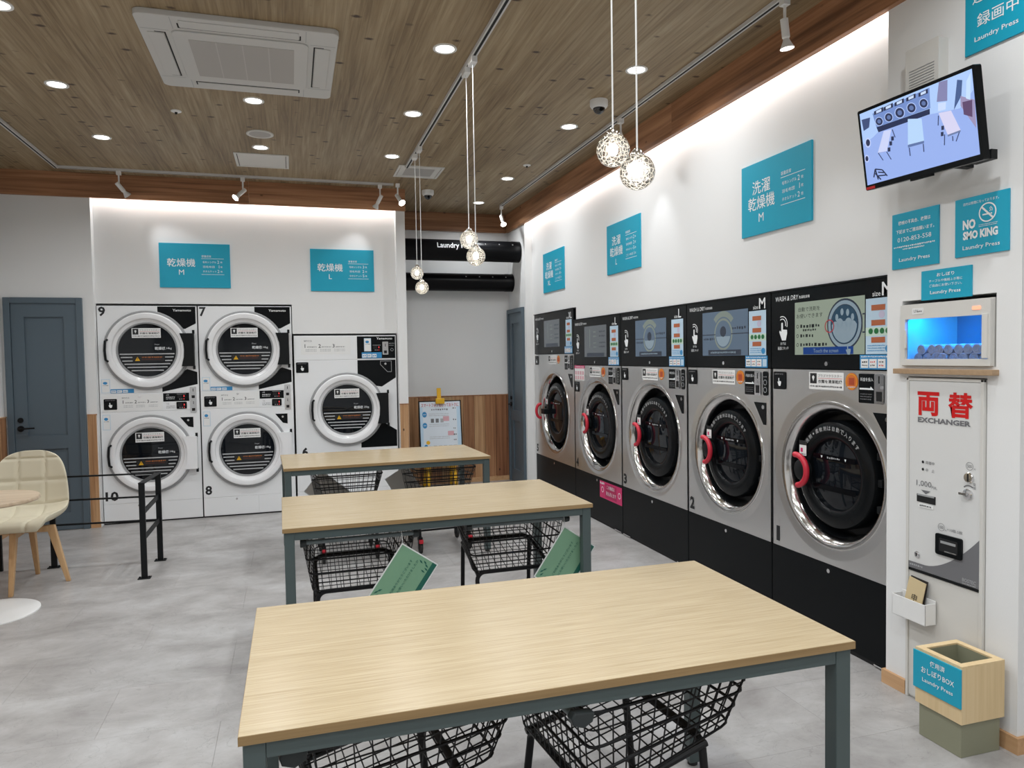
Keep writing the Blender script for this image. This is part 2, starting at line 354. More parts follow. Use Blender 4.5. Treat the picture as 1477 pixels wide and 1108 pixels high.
    def bar(s, p0, p1, wx, wy, m, up=(0, 0, 1)):     # rectangular bar between two points
        p0, p1 = Vector(p0), Vector(p1); d = (p1-p0).normalized(); u = Vector(up)
        if abs(d.dot(u)) > 0.95: u = Vector((0, 1, 0))
        a = d.cross(u).normalized(); b = a.cross(d).normalized(); v = []
        for p in (p0, p1):
            for sx, sz in ((-1, -1), (1, -1), (1, 1), (-1, 1)): v.append(tuple(p+a*(sx*wx/2)+b*(sz*wy/2)))
        return s.add(v, [(0, 1, 2, 3), (7, 6, 5, 4), (0, 4, 5, 1), (1, 5, 6, 2), (2, 6, 7, 3), (3, 7, 4, 0)], m)
    def text(s, t, x, z, h, m, y=-0.002, w=None, align='L', bold=0.0, rot=0.0, shear=0.0):
        a, f, bb = text_geo(t, bold)
        k = h/max(bb[3]-bb[2], 1e-6); kx = k if w is None else w/max(bb[1]-bb[0], 1e-6)
        W = (bb[1]-bb[0])*kx; ox = 0 if align == 'L' else -W/2 if align == 'C' else -W
        X = (a[:, 0]-bb[0])*kx+ox; Z = (a[:, 1]-(bb[2]+bb[3])/2)*k
        X = X+shear*Z
        c, sn = math.cos(rot), math.sin(rot)
        v = [(x+c*p-sn*q, y, z+sn*p+c*q) for p, q in zip(X, Z)]
        return s.add(v, f, m)
    def ticks(s, x0, x1, z, h, m, y=-0.002, seed=1):  # a printed line too small to read
        rr = random.Random(seed); x = x0
        while x < x1-h*0.3:
            ww = h*rr.uniform(0.45, 1.0); e = min(x+ww, x1)
            s.rect(x, e, z-h/2*rr.uniform(0.5, 1), z+h/2*rr.uniform(0.5, 1), y, m); x = e+h*rr.uniform(0.35, 0.6)
        return s
    def plate(s, x0, x1, z0, z1, cx, cz, r, y, m, n=64):   # rectangle with a round hole, facing -y
        A = sorted([2*PI*k/n for k in range(n)]+[math.atan2(zz-cz, xx-cx) % (2*PI) for xx in (x0, x1) for zz in (z0, z1)])
        v = []
        for t in A:
            c, sn = math.cos(t), math.sin(t)
            k = min((x1-cx)/c if c > 1e-9 else 1e9, (x0-cx)/c if c < -1e-9 else 1e9, (z1-cz)/sn if sn > 1e-9 else 1e9, (z0-cz)/sn if sn < -1e-9 else 1e9)
            v += [(cx+r*c, y, cz+r*sn), (cx+k*c, y, cz+k*sn)]
        L = len(A)
        return s.add(v, [(2*k, 2*k+1, (2*k+3) % (2*L), (2*k+2) % (2*L)) for k in range(L)], m)
    def mesh(s, name):
        me = bpy.data.meshes.new(name); me.from_pydata(s.v, [], s.f)
        for m in s.mats: me.materials.append(m)
        me.polygons.foreach_set('material_index', s.fm); me.polygons.foreach_set('use_smooth', s.fs)
        if any(s.fs): me.set_sharp_from_angle(angle=math.radians(38))
        me.update(); return me
    def build(s, name, parent=None, bev=0.0, loc=None, rot=None):
        ob = bpy.data.objects.new(name, s.mesh(name)); C.objects.link(ob)
        if parent: ob.parent = parent
        if loc: ob.location = loc
        if rot: ob.rotation_euler = rot
        if bev:
            bm = ob.modifiers.new('bevel', 'BEVEL'); bm.width = bev; bm.segments = 2; bm.limit_method = 'ANGLE'; bm.angle_limit = math.radians(50)
        return ob

def tag(o, label, cat, group=None, kind=None):
    o['label'] = label; o['category'] = cat
    if group: o['group'] = group
    if kind: o['kind'] = kind
    return o
def thing(name, label, cat, loc=(0, 0, 0), rz=0.0, group=None):
    o = bpy.data.objects.new(name, None); C.objects.link(o); o.location = loc; o.rotation_euler = (0, 0, rz); o.empty_display_size = 0.1
    return tag(o, label, cat, group)
def struct(o, label=None, cat=None):
    o['kind'] = 'structure'
    if label: o['label'] = label
    if cat: o['category'] = cat
    return o
def copy_tree(o, parent=None):
    c = o.copy(); C.objects.link(c); c.parent = parent
    for ch in [q for q in ALLKIDS.get(o.name, [])]: copy_tree(ch, c)
    return c
ALLKIDS = {}
def index_kids(o):
    ALLKIDS[o.name] = list(o.children)
    for ch in o.children: index_kids(ch)
def lamp(name, kind, loc, power, parent=None, size=0.1, size_y=None, col=(0.94, 0.975, 1.0), rot=(0, 0, 0), spot=None, blend=0.5, shape='DISK', spread=None):
    l = bpy.data.lights.new(name, kind); l.energy = power; l.color = col
    if kind == 'AREA':
        l.shape = shape; l.size = size
        if size_y: l.size_y = size_y
        if spread: l.spread = spread
    else: l.shadow_soft_size = size
    if kind == 'SPOT': l.spot_size = spot; l.spot_blend = blend
    o = bpy.data.objects.new(name, l); C.objects.link(o); o.location = loc; o.rotation_euler = rot
    if parent: o.parent = parent
    return o

RIGHT = -PI/2     # things on the right wall: local x runs towards the viewer's right, local y into the wall

# ================================================================== THE SETTING
# floor: vinyl tiles, each its own piece
fl = struct(MB().box(XL-0.1, 3.4, YF, YALC+0.05, -0.06, -0.004, mat('floor_bed', (0.12, 0.12, 0.12), 0.8)).build('floor'), 'grey concrete look vinyl tile floor of the launderette', 'floor')
TY, TX = 0.4705, 0.941
tile_me = MB().box(-TX/2+0.0004, TX/2-0.0004, -TY/2+0.0004, TY/2-0.0004, -0.004, 0.0, M_FLOOR).mesh('tile')
row = 0; y = 2.26-TY*12
while y < YALC+0.05:
    x = 2.03-TX*6+(TX/2 if row % 2 else 0)
    while x < 3.4:
        if x+TX > XL-0.05 and (x < XR+0.3 or y < 2.0):
            t = bpy.data.objects.new('tile', tile_me); C.objects.link(t); t.parent = fl; t.location = (x+TX/2, y+TY/2, 0)
        x += TX
    y += TY; row += 1

struct(MB().box(XL-0.1, 3.4, YF, YALC+0.1, CEIL, CEIL+0.08, M_CEIL).build('ceiling'), 'brown wood print ceiling', 'ceiling')
struct(MB().box(XL-0.12, XL, YF, YB+0.9, 0, CEIL, M_WALL).build('wall_left'), 'white wall at the left edge of the room', 'wall')
struct(MB().box(XL-0.12, 3.5, YF-0.12, YF, 0, CEIL, M_WALL).build('wall_front'), 'white wall behind the viewer', 'wall')
XRL, XRR = -1.703, 1.037           # the dryer recess
b = MB()
b.box(XL, XRL, YB, 7.60, 0, CEIL, M_WALL).box(XRR, 1.13, YB, YALC+0.1, 0, CEIL, M_WALL)
b.box(XRL, 0.012, 7.478, 7.60, 2.045, CEIL, M_WALL).box(0.012, XRR, 7.478, 7.60, 1.757, CEIL, M_WALL)
b.box(XL-0.1, XRR, YALC, YALC+0.1, 0, CEIL, M_WALL).box(XL-0.1, XL, 7.60, YALC, 0, CEIL, M_WALL)
wb = struct(b.build('wall_back'), 'white back wall with the lit dryer recess', 'wall')
wa = struct(MB().box(1.13, 3.3, YALC, YALC+0.1, 0, CEIL, M_WALL).build('wall_alcove'), 'white alcove wall at the back behind the black ducts', 'wall')
# right wall: far pier, lit panel above the washers, near pier with niches
YP0, YP1 = 1.985, 2.605
b = MB()
b.box(XR, 3.3, 7.80, YALC, 0, CEIL, M_WALL)
b.box(2.622, 2.75, 6.50, 7.80, 1.965, CEIL, M_WALL).box(2.622, 2.75, YP1, 6.50, 1.848, CEIL, M_WALL).box(2.622, 2.75, 7.715, 7.80, 0, 1.965, M_WALL)
b.box(XR, 3.0, YP0, 2.118, 0, 1.432, M_WALL).box(XR, 3.0, 2.487, YP1, 0, 1.432, M_WALL).box(XR, 3.0, 2.118, 2.487, 1.388, 1.432, M_WALL)
b.box(XR, 3.0, YP0, 2.083, 1.432, 1.712, M_WALL).box(XR, 3.0, 2.522, YP1, 1.432, 1.712, M_WALL).box(XR, 3.0, YP0, YP1, 1.712, CEIL, M_WALL)
b.box(3.0, 3.4, YP0, YP0+0.1, 0, CEIL, M_WALL).box(3.3, 3.45, YF, YP0, 0, CEIL, M_WALL)
b.box(3.0, 3.1, YP0, YALC, 0, CEIL, M_WALL)
wr = struct(b.build('wall_right'), 'white right wall with the lit washer recess and the near pier', 'wall')

# ceiling beams, boards butted end to end
t1 = struct(MB().box(XL, 1.13, YB-0.028, YB, 2.985, 2.986, M_BEAM_X).build('trim_1'), 'reddish wooden beam above the dryers', 'beam')
for x0, x1 in ((XL, -0.35), (-0.35, 1.135)):
    MB().box(x0+0.0008, x1-0.0008, YB-0.03, YB+0.008, 2.986, CEIL, M_BEAM_X).build('board', t1)
t2 = struct(MB().box(XR-0.028, XR, YP0, YALC-0.03, 2.985, 2.986, M_BEAM_Y).build('trim_2'), 'reddish wooden beam above the washers', 'beam')
for y0, y1 in ((YP0-0.4, 4.446), (4.446, YALC-0.03)):
    MB().box(XR-0.03, XR+0.008, y0+0.0008, y1-0.0008, 2.986, CEIL, M_BEAM_Y).build('board', t2)
t3 = struct(MB().box(1.13, XR-0.03, YALC-0.03, YALC, 2.985, CEIL, M_BEAM_X).build('trim_3'), 'reddish wooden beam at the back of the alcove', 'beam')
# cove strips hidden above the beams' lower edges
o = struct(MB().box(XRL+0.02, XRR-0.02, YB+0.012, YB+0.03, 3.075, 3.09, M_LED).build('trim_4'), 'lit strip behind the beam over the dryers', 'light strip')
lamp('cove_light', 'AREA', (( XRL+XRR)/2, YB+0.048, 3.07), P_COVE*(XRR-XRL), o, XRR-XRL-0.06, 0.05, shape='RECTANGLE')
o = struct(MB().box(XR+0.012, XR+0.03, YP1+0.02, 7.78, 3.075, 3.09, M_LED).build('trim_5'), 'lit strip behind the beam over the washers', 'light strip')
lamp('cove_light', 'AREA', (XR+0.048, (YP1+7.8)/2, 3.07), P_COVE*(7.8-YP1), o, 7.8-YP1-0.06, 0.05, rot=(0, 0, PI/2), shape='RECTANGLE')

# wainscot boards
WB = 0.1345
M_BACK = mat('board_backing', srgb(70, 44, 28), 0.7)
MB().box(1.132, XR-0.003, YALC-0.003, YALC, 0.05, 1.036, M_BACK).build('backing', wa)
k = 0; x = 1.135
while x < XR-0.01:
    x1 = min(x+WB, XR-0.004); MB().box(x+0.0018, x1-0.0018, YALC-0.012-0.0015*(k % 2), YALC, 0.055, 1.035, BOARDS[(0, 1, 0, 2, 3, 1, 2, 1, 2, 0)[k % 10]]).build('board', wa); x = x1; k += 1
MB().box(1.131, XR-0.002, YALC-0.018, YALC, 1.035, 1.047, M_BOARD).build('cap_rail', wa)
struct(MB().box(1.131, XR-0.002, YALC-0.02, YALC, 0, 0.055, M_BASEW).build('baseboard_alcove'), 'pale wooden baseboard in the alcove', 'baseboard')
for x0, x1 in ((1.042, 1.09), (1.09, 1.128), (-1.785, -1.745), (-1.745, -1.712)):
    MB().box(x0+0.0006, x1-0.0006, YB-0.011, YB, 0.055, 1.03, BOARDS[1]).build('board', wb)
for x0, x1 in ((1.038, 1.129), (-1.785, -1.706)):
    MB().box(x0, x1, YB-0.014, YB, 1.03, 1.038, M_BOARD).build('cap_rail', wb)
    struct(MB().box(x0, x1, YB-0.016, YB, 0, 0.055, M_BASEW).build('baseboard_back'), 'short wooden baseboard beside the dryer recess', 'baseboard')
wl = bpy.data.objects['wall_left']
y = 7.385
while y > 3.4:
    MB().box(XL, XL+0.011, y-WB+0.001, y-0.001, 0.055, 1.03, R.choice(BOARDS)).build('board', wl); y -= WB
MB().box(XL, XL+0.014, 3.4, 7.389, 1.03, 1.04, M_BASEW).build('cap_rail', wl)
struct(MB().box(XL, XL+0.016, 3.4, 7.389, 0, 0.055, M_BASEW).build('baseboard_left'), 'wooden baseboard along the left wall', 'baseboard')
b = MB(); b.box(XR-0.014, XR, 2.487, YP1+0.012, 0, 0.062, M_BASEW).box(XR, XR+0.06, YP1, YP1+0.012, 0, 0.062, M_BASEW)
struct(b.build('baseboard_right'), 'wooden baseboard left of the money changer', 'baseboard')
b = MB(); b.box(XR-0.014, XR, YP0-0.014, 2.116, 0, 0.062, M_BASEW).box(XR, 3.3, YP0-0.014, YP0, 0, 0.062, M_BASEW)
struct(b.build('baseboard_right'), 'wooden baseboard right of the money changer', 'baseboard')

# doors
def door(name, label, W, H, loc, rz, handle_left=True):
    b = MB(); d = 0.05
    b.box(0, d, -0.034, 0, 0, H, M_DOOR).box(W-d, W, -0.034, 0, 0, H, M_DOOR).box(d, W-d, -0.034, 0, H-d, H, M_DOOR)
    fr = b.build(name, bev=0.003); fr.location = loc; fr.rotation_euler = (0, 0, rz); struct(fr, label, 'door')
    b = MB(); x0, x1 = d+0.003, W-d-0.003; st = 0.10; zt = H-d
    ys = -0.018; yp = -0.002
    b.box(x0, x0+st, ys, 0, 0.005, zt, M_DOOR).box(x1-st, x1, ys, 0, 0.005, zt, M_DOOR)
    for z0, z1 in ((0.005, 0.16), (0.74, 0.86), (zt-0.12, zt)): b.box(x0+st, x1-st, ys, 0, z0, z1, M_DOOR)
    b.box(x0+st, x1-st, yp, 0, 0.16, 0.74, M_DOOR).box(x0+st, x1-st, yp, 0, 0.86, zt-0.12, M_DOOR)
    lf = b.build('door_leaf', fr)
    hx = x0+0.045 if handle_left else x1-0.045; sg = 1 if handle_left else -1
    h = MB(); h.cyl((hx, 0, 0.93), 0.026, -0.030, -0.018, M_BLACKM, 'y').cyl((hx, 0, 1.005), 0.022, -0.028, -0.018, M_BLACKM, 'y').cyl((hx, 0, 0.93), 0.009, -0.06, -0.028, M_BLACKM, 'y', 12)
    h.tube([(hx, -0.058, 0.93), (hx+sg*0.05, -0.06, 0.932), (hx+sg*0.115, -0.054, 0.934)], 0.0075, M_BLACKM, 8)
    h.build('door_handle', fr)
    return fr
door('door_1', 'blue grey panelled door left of the dryers', 0.612, 2.087, (-2.402, YB, 0), 0)
door('door_2', 'blue grey door in the alcove beside the washers', 0.60, 2.06, (XR, 8.440, 0), RIGHT, True)

# ================================================================== WASHERS
def lerp(a, b, u): return a+(b-a)*u
def hand_icon(b, cx, cz, h, m, y):
    # pointing hand
    s = h
    b.poly([(cx-0.10*s, cz-0.5*s), (cx+0.22*s, cz-0.5*s), (cx+0.34*s, cz-0.1*s), (cx+0.32*s, cz+0.08*s), (cx-0.02*s, cz+0.10*s), (cx-0.02*s, cz+0.45*s), (cx-0.09*s, cz+0.5*s), (cx-0.16*s, cz+0.45*s), (cx-0.16*s, cz-0.02*s), (cx-0.28*s, cz+0.06*s), (cx-0.34*s, cz-0.02*s)], y, m)
def plasma_sticker(b, x0, x1, z0, z1, y):
    W, H = x1-x0, z1-z0
    b.rect(x0, x1, z0, z1, y, M_PAPER); e = y-0.0006
    b.rect(x0+0.03*W, x0+0.23*W, z0+0.34*H, z1-0.06*H, e, M_INKK)
    b.poly([(x0+0.09*W, z0+0.72*H), (x0+0.13*W, z0+0.45*H), (x0+0.17*W, z0+0.72*H), (x0+0.13*W, z0+0.82*H)], e-0.0005, M_PAPER)
    b.text('プラズマクラスター', x0+0.27*W, z0+0.80*H, 0.17*H, M_INKG, e, w=0.68*W)
    b.rect(x0+0.27*W, x1-0.04*W, z0+0.635*H, z0+0.655*H, e, M_INKR)
    b.text('衣類を清潔乾燥', x0+0.27*W, z0+0.47*H, 0.21*H, M_INKK, e, w=0.69*W, bold=0.015)
    b.ticks(x0+0.03*W, x1-0.04*W, z0+0.18*H, 0.11*H, M_INKK, e, 4)
def coin_label(b, x0, x1, z0, z1, y):
    b.rbox(x0, x1, y, y+0.004, z0, z1, M_BLACK, 0.008); e = y-0.0008
    W, H = x1-x0, z1-z0
    hand_icon(b, x0+0.5*W, z0+0.42*H, 0.46*H, M_INKW, e)
    b.ticks(x0+0.12*W, x1-0.12*W, z1-0.13*H, 0.09*H, M_INKG, e, 2)
SCR_BLUE = emit('washer_screen_blue', srgb(128, 152, 178), 0.30)
SCR_GREEN = emit('washer_screen_green', srgb(182, 196, 176), 0.42)
SCR_GREY = emit('washer_screen_grey', srgb(142, 150, 156), 0.26)
SCR_DARKB = emit('washer_screen_button', srgb(20, 80, 170), 0.35)
SCR_INK = emit('washer_screen_ink', srgb(52, 62, 62), 0.12)
SCR_DRUM = emit('washer_screen_drum', srgb(52, 92, 120), 0.35)
SCR_FOAM = emit('washer_screen_foam', srgb(170, 192, 206), 0.40)
SCR_LINE = emit('washer_screen_line', srgb(72, 84, 104), 0.25)
SCR_PALE = emit('washer_screen_pale', srgb(172, 186, 176), 0.32)

def washer(num, size, y_left, W, zp, H, r_open, cz, label, screen):
    t = thing('washer_dryer', label, 'washing machine', (XW, y_left, 0), RIGHT, 'steel washer dryers along the right wall')
    g = 0.003; cx = W/2; zs = 0.41
    # body
    b = MB(); b.box(g, W-g, 0.13, 0.36, 0, H, M_BLACKM).box(g, 0.02, 0.012, 0.13, 0.0, H, M_BLACKM).box(W-0.02, W-g, 0.012, 0.13, 0, H, M_BLACKM)
    b.box(0.02, W-0.02, 0.012, 0.13, H-0.02, H-0.002, M_BLACKM).build('body', t)
    # plinth
    p = MB().box(g, W-g, 0, 0.14, 0.018, zs-0.003, M_PLINTH).build('plinth', t, bev=0.003)
    MB().cyl((cx, 0, 0.374), 0.011, -0.004, 0.004, M_CHROME, 'y', 18).build('plinth_lock', p)
    MB().box(g, W-g, 0.004, 0.05, 0.0, 0.018, M_DARK).build('toe_recess', t)
    for a0, a1 in ((0.02, 0.15), (W-0.15, W-0.02)): MB().box(a0, a1, -0.007, 0.004, 0.008, 0.016, M_CHROME).build('foot_strip', t)
    # steel front with dished opening
    r1 = r_open+0.052; zt = zp-0.004
    r2 = min(r1+0.05, cz-zs-0.012, W/2-0.015)
    b = MB(); b.plate(g, W-g, zs, zt, cx, cz, r2, 0.0, M_STEEL, 72); b.lathe([(r2, 0.0), (r2-0.012, 0.001), (lerp(r1, r2, 0.35), 0.005), (r1, 0.007)], M_STEEL, (cx, 0, cz), 'y', 72)
    b.box(g, 0.012, 0.0, 0.03, zs, zt, M_STEEL).box(W-0.012, W-g, 0.0, 0.03, zs, zt, M_STEEL)
    fp = b.build('steel_front', t)
    b = MB(); b.lathe([(r1, 0.007), (r1-0.003, 0.0015), (r1-0.012, 0.0), (r1-0.03, 0.009), (r_open+0.008, 0.026), (r_open, 0.038), (r_open-0.004, 0.05)], M_RIM, (cx, 0, cz), 'y', 72); b.build('steel_rim', fp)
    b = MB(); b.lathe([(r_open-0.004, 0.05), (r_open-0.012, 0.09), (r_open-0.02, 0.118), (0.0001, 0.12)], M_BLACK, (cx, 0, cz), 'y', 64); b.build('door_recess', fp)
    # door
    rr = r_open*0.85; rw = r_open*0.56; dz = cz
    d = MB().lathe([(rr, 0.11), (rr, 0.05), (rr-0.008, 0.032), (rr-0.03, 0.022), (rw+0.03, 0.018), (rw+0.010, 0.022), (rw, 0.032), (rw-0.002, 0.05)], M_BLACK, (cx, 0, dz), 'y', 64).build('door_ring', t)
    wn = MB().lathe([(rw, 0.046), (rw*0.7, 0.036), (rw*0.35, 0.031), (0.0001, 0.030)], M_GLASSD, (cx, 0, dz), 'y', 48).build('window', d)
    # strips printed on the window
    def chord(z, h, yy): 
        hw = math.sqrt(max(rw*rw-(abs(z)+h/2)**2, 1e-6))-0.006
        return hw
    b = MB(); zz = 0.085*rw/0.185; hh = 0.026; hw = chord(zz, hh, 0)
    b.rect(cx-hw, cx+hw, dz+zz-hh/2, dz+zz+hh/2, 0.0275, M_STRIP)
    b.ticks(cx-0.045, cx+0.045, dz+zz, 0.011, M_STRIPE, 0.0268, 5)
    for sx in (-0.085, 0.085): b.poly([(cx+sx-0.007, dz+zz+0.006), (cx+sx, dz+zz-0.007), (cx+sx+0.007, dz+zz+0.006)], 0.0268, M_INKW)
    zz = -0.075*rw/0.185; hw = chord(zz, hh, 0); b.rect(cx-hw, cx+hw, dz+zz-hh/2, dz+zz+hh/2, 0.0275, M_STRIP)
    b.build('window_strips', wn)
    # arc lettering
    s = '洗剤・柔軟剤は自動で入ります'; b = MB(); ra = (rr+rw)/2+0.008; a0, a1 = math.radians(138), math.radians(42)
    for i, chx in enumerate(s):
        a = a0+(a1-a0)*i/(len(s)-1)
        b.text(chx, cx+ra*math.cos(a), dz+ra*math.sin(a), 0.010 if chx == '・' else 0.023, M_ARC, 0.0135, align='C', rot=a-PI/2)
    b.build('door_lettering', d)
    # notice sticker by the handle
    b = MB(); sx0 = cx-rr*0.93
    b.rect(sx0+0.02, sx0+0.075, dz+0.075, dz+0.155, 0.012, M_PAPER).rect(sx0+0.02, sx0+0.075, dz+0.132, dz+0.155, 0.0114, M_INKK)
    b.ticks(sx0+0.03, sx0+0.066, dz+0.105, 0.03, M_PINK, 0.0114, 3); b.ticks(sx0+0.025, sx0+0.07, dz+0.083, 0.008, M_INKK, 0.0114, 8); b.build('notice_sticker', d)
    # hinge blocks
    for q in (-0.16, 0.0, 0.16):
        MB().box(cx+rr-0.01, cx+rr+0.022, 0.045, 0.10, dz+q*0.8-0.018, dz+q*0.8+0.018, M_BLACKM).build('hinge', d, bev=0.004)
    # handle
    hx = cx-rr*0.57; h = MB()
    if num == 5:
        hb = MB().box(hx-0.13, hx-0.03, -0.035, 0.03, dz-0.03, dz+0.025, M_BLACKM).build('handle_hub', d, bev=0.006)
        pts = [(hx-0.13-0.012*math.sin(PI*(k/14)), -0.055-0.052*math.cos(PI*(-0.60+1.2*k/14))+0.04, dz+0.072*math.sin(PI*(-0.60+1.2*k/14))) for k in range(15)]
        pts = [(hx-0.13-0.02, -0.035-0.045*math.cos(a), dz+0.075*math.sin(a)) for a in [math.radians(-105+210*k/14) for k in range(15)]]
    else:
        hb = MB().lathe([(0.055, 0.02), (0.055, -0.008), (0.045, -0.016), (0.0001, -0.018)], M_BLACKM, (hx-0.045, 0, dz), 'y', 28).build('handle_hub', d)
        pts = [(hx-0.055+0.082*math.cos(a), -0.03, dz+0.082*math.sin(a)) for a in [math.radians(-82+180*k/18) for k in range(19)]]
    h.tube(pts, 0.0155, M_REDH, 10); h.build('handle', d)
    # machine number
    MB().text(str(num), 0.055, 0.478, 0.085, M_INKK, -0.0015, align='C', w=0.028 if num == 1 else 0.056, bold=0.045).build('number', fp)
    # lower stickers on the steel front
    icon = MB(); coin_label(icon, 0.022, 0.125, zp-0.116, zp-0.018, -0.005) if num != 4 else coin_label(icon, 0.022, 0.125, zp-0.255, zp-0.16, -0.005)
    icon.build('touch_plate', fp)
    xo = cx-0.46
    b = MB(); plasma_sticker(b, xo+0.315, xo+0.565, zp-0.105, zp-0.016, -0.0015); b.build('hygiene_sticker', fp)
    b = MB(); b.disc(xo+0.618, zp-0.058, 0.042, -0.0015, M_ORANGE).ring(xo+0.618, zp-0.058, 0.034, 0.037, -0.0021, M_YELLOW)
    b.rect(xo+0.60, xo+0.636, zp-0.075, zp-0.04, -0.0021, mat('orange_dark_print', srgb(170, 70, 40), 0.5)); b.ticks(xo+0.59, xo+0.646, zp-0.085, 0.008, M_INKW, -0.0021, 6).build('round_sticker', fp)
    xo = W-0.92
    b = MB(); b.rbox(xo+0.668, xo+0.772, -0.004, 0.002, zp-0.158, zp-0.018, M_BLACK, 0.006); e = -0.005
    b.text('料金を投入', xo+0.68, zp-0.045, 0.018, M_INKW, e, w=0.08)
    b.poly([(xo+0.675, zp-0.094), (xo+0.765, zp-0.094), (xo+0.745, zp-0.078), (xo+0.742, zp-0.086), (xo+0.675, zp-0.086)], e, M_INKW)
    for q, zq in enumerate((0.115, 0.127, 0.139)): b.ticks(xo+0.68, xo+0.752, zp-zq, 0.006, M_INKG, e, 9+q)
    cp = b.build('coin_plate', fp)
    b = MB(); b.rbox(xo+0.774, xo+0.832, -0.012, 0.002, zp-0.158, zp-0.018, M_CHROME, 0.005); b.box(xo+0.800, xo+0.805, -0.0135, -0.011, zp-0.062, zp-0.028, M_DARK)
    b.box(xo+0.786, xo+0.82, -0.022, -0.011, zp-0.088, zp-0.074, M_CHROME).box(xo+0.787, xo+0.819, -0.0135, -0.011, zp-0.145, zp-0.10, M_DARK); b.build('coin_slot', cp)
    b = MB(); b.rbox(xo+0.842, xo+0.888, -0.004, 0.002, zp-0.158, zp-0.018, M_BLACK, 0.012); b.ring(xo+0.865, zp-0.082, 0.013, 0.016, -0.005, M_STRIPE, 24).ring(xo+0.865, zp-0.125, 0.013, 0.016, -0.005, M_STRIPE, 24); b.ticks(xo+0.85, xo+0.88, zp-0.05, 0.007, M_STRIPE, -0.005, 3); b.build('card_reader', fp)
    # triangular pull pocket
    zq = zp-0.20
    b = MB(); b.prism([(xo+0.756, zq), (xo+0.845, zq-0.128), (xo+0.868, zq-0.128), (xo+0.868, zq)], -0.003, 0.002, M_BLACK)
    b.cyl((xo+0.848, 0, zq-0.026), 0.012, -0.008, -0.002, M_CHROME, 'y', 18); b.build('pull_pocket', fp)
    # top panel
    tp = MB().box(g, W-g, -0.004, 0.13, zp, H, M_BLACK).build('control_panel', t, bev=0.003)
    MB().box(g, W-g, -0.012, 0.0, H-0.003, H+0.004, M_BLACKM).build('top_lip', tp)
    dz_ = zp-1.41; e = -0.006
    b = MB(); b.text('WASH & DRY', 0.042, 1.795+dz_, 0.026, M_INKW, e, w=0.19, shear=0.12).text('洗濯乾燥機', 0.237, 1.793+dz_, 0.016, M_INKW, e, w=0.085); b.build('panel_lettering', tp); b = MB()
    if len(size) == 1: b.text('size', W-0.165, 1.765+dz_, 0.022, M_INKW, e).text(size, W-0.108, 1.785+dz_, 0.062, M_INKW, e, bold=0.012)
    else: b.text('size', W-0.185, 1.765+dz_, 0.022, M_INKW, e).text(size, W-0.128, 1.785+dz_, 0.062, M_INKW, e, w=0.085, bold=0.012)
    b.build('size_lettering', tp)
    b = MB(); hand_icon(b, 0.108, 1.615+dz_, 0.10, M_INKW, e); b.ring(0.10, 1.655+dz_, 0.026, 0.031, e, M_INKW, 16, -0.4, 2.2).ring(0.10, 1.655+dz_, 0.040, 0.045, e, M_INKW, 16, -0.4, 2.0)
    b.text('まずは', 0.108, 1.548+dz_, 0.016, M_INKW, e, align='C', w=0.045).text('画面にタッチ', 0.108, 1.522+dz_, 0.018, M_INKW, e, align='C', w=0.09); b.build('touch_icon', tp)
    sx0, sx1 = (0.205, 0.705) if W < 1 else ((0.272, 0.765) if W < 1.1 else (0.33, 0.80))
    screen(tp, sx0, sx1, 1.485+dz_, 1.765+dz_)
    # guide sticker column and blue strip
    a0, a1, z0, z1 = W-0.205, W-0.042, 1.485+dz_, 1.745+dz_; e = -0.0075
    b = MB(); b.rect(a0, a1, z0, z1, -0.0065, M_CYAN); b.rect(a0, a1, z0+0.085, z0+0.125, -0.007, mat('pale_green_print', srgb(198, 220, 206), 0.45))
    for q in (0.215, 0.145, 0.065): b.rect(a0+0.035, a1-0.045, z0+q-0.012, z0+q+0.014, e, M_BROWNP)
    for q in range(4): b.disc(a0+0.032+0.034*q, z0+0.107, 0.0135, e-0.0006, M_GREENP, 18)
    b.disc(a1-0.065, z0+0.183, 0.018, e, mat('lilac_print', srgb(196, 190, 214), 0.5), 20)
    for q in (0.04, 0.028, 0.016): b.ticks(a0+0.012, a1-0.045, z0+q, 0.006, M_BLUE, e, int(q*1000))
    b.disc(a1-0.026, z0+0.025, 0.018, e, M_BLUE, 20); b.build('guide_sticker', tp)
    b = MB(); c0, c1 = W-0.242, W-0.03; b.rect(c0, c1, zp+0.003, zp+0.072, -0.0065, M_BLUE); b.ticks(c0+0.01, c1-0.01, zp+0.063, 0.007, M_INKW, e, 5)
    for q in range(3):
        b.rect(c0+0.008+q*0.052, c0+0.054+q*0.052, zp+0.01, zp+0.052, e, M_PAPER); b.ticks(c0+0.016+q*0.052, c0+0.048+q*0.052, zp+0.038, 0.009, M_INKR if q == 1 else M_INKK, e-0.0006, q+2); b.ticks(c0+0.016+q*0.052, c0+0.048+q*0.052, zp+0.022, 0.009, M_INKK if q != 2 else M_INKR, e-0.0006, q+7)
    b.rect(c0+0.168, c1-0.008, zp+0.01, zp+0.052, e, M_CYAN); b.build('payment_strip', tp)
    MB().cyl((cx-0.01, 0, zp+0.028), 0.011, -0.010, -0.003, M_CHROME, 'y', 18).build('panel_lock', tp)
    return t, fp, p

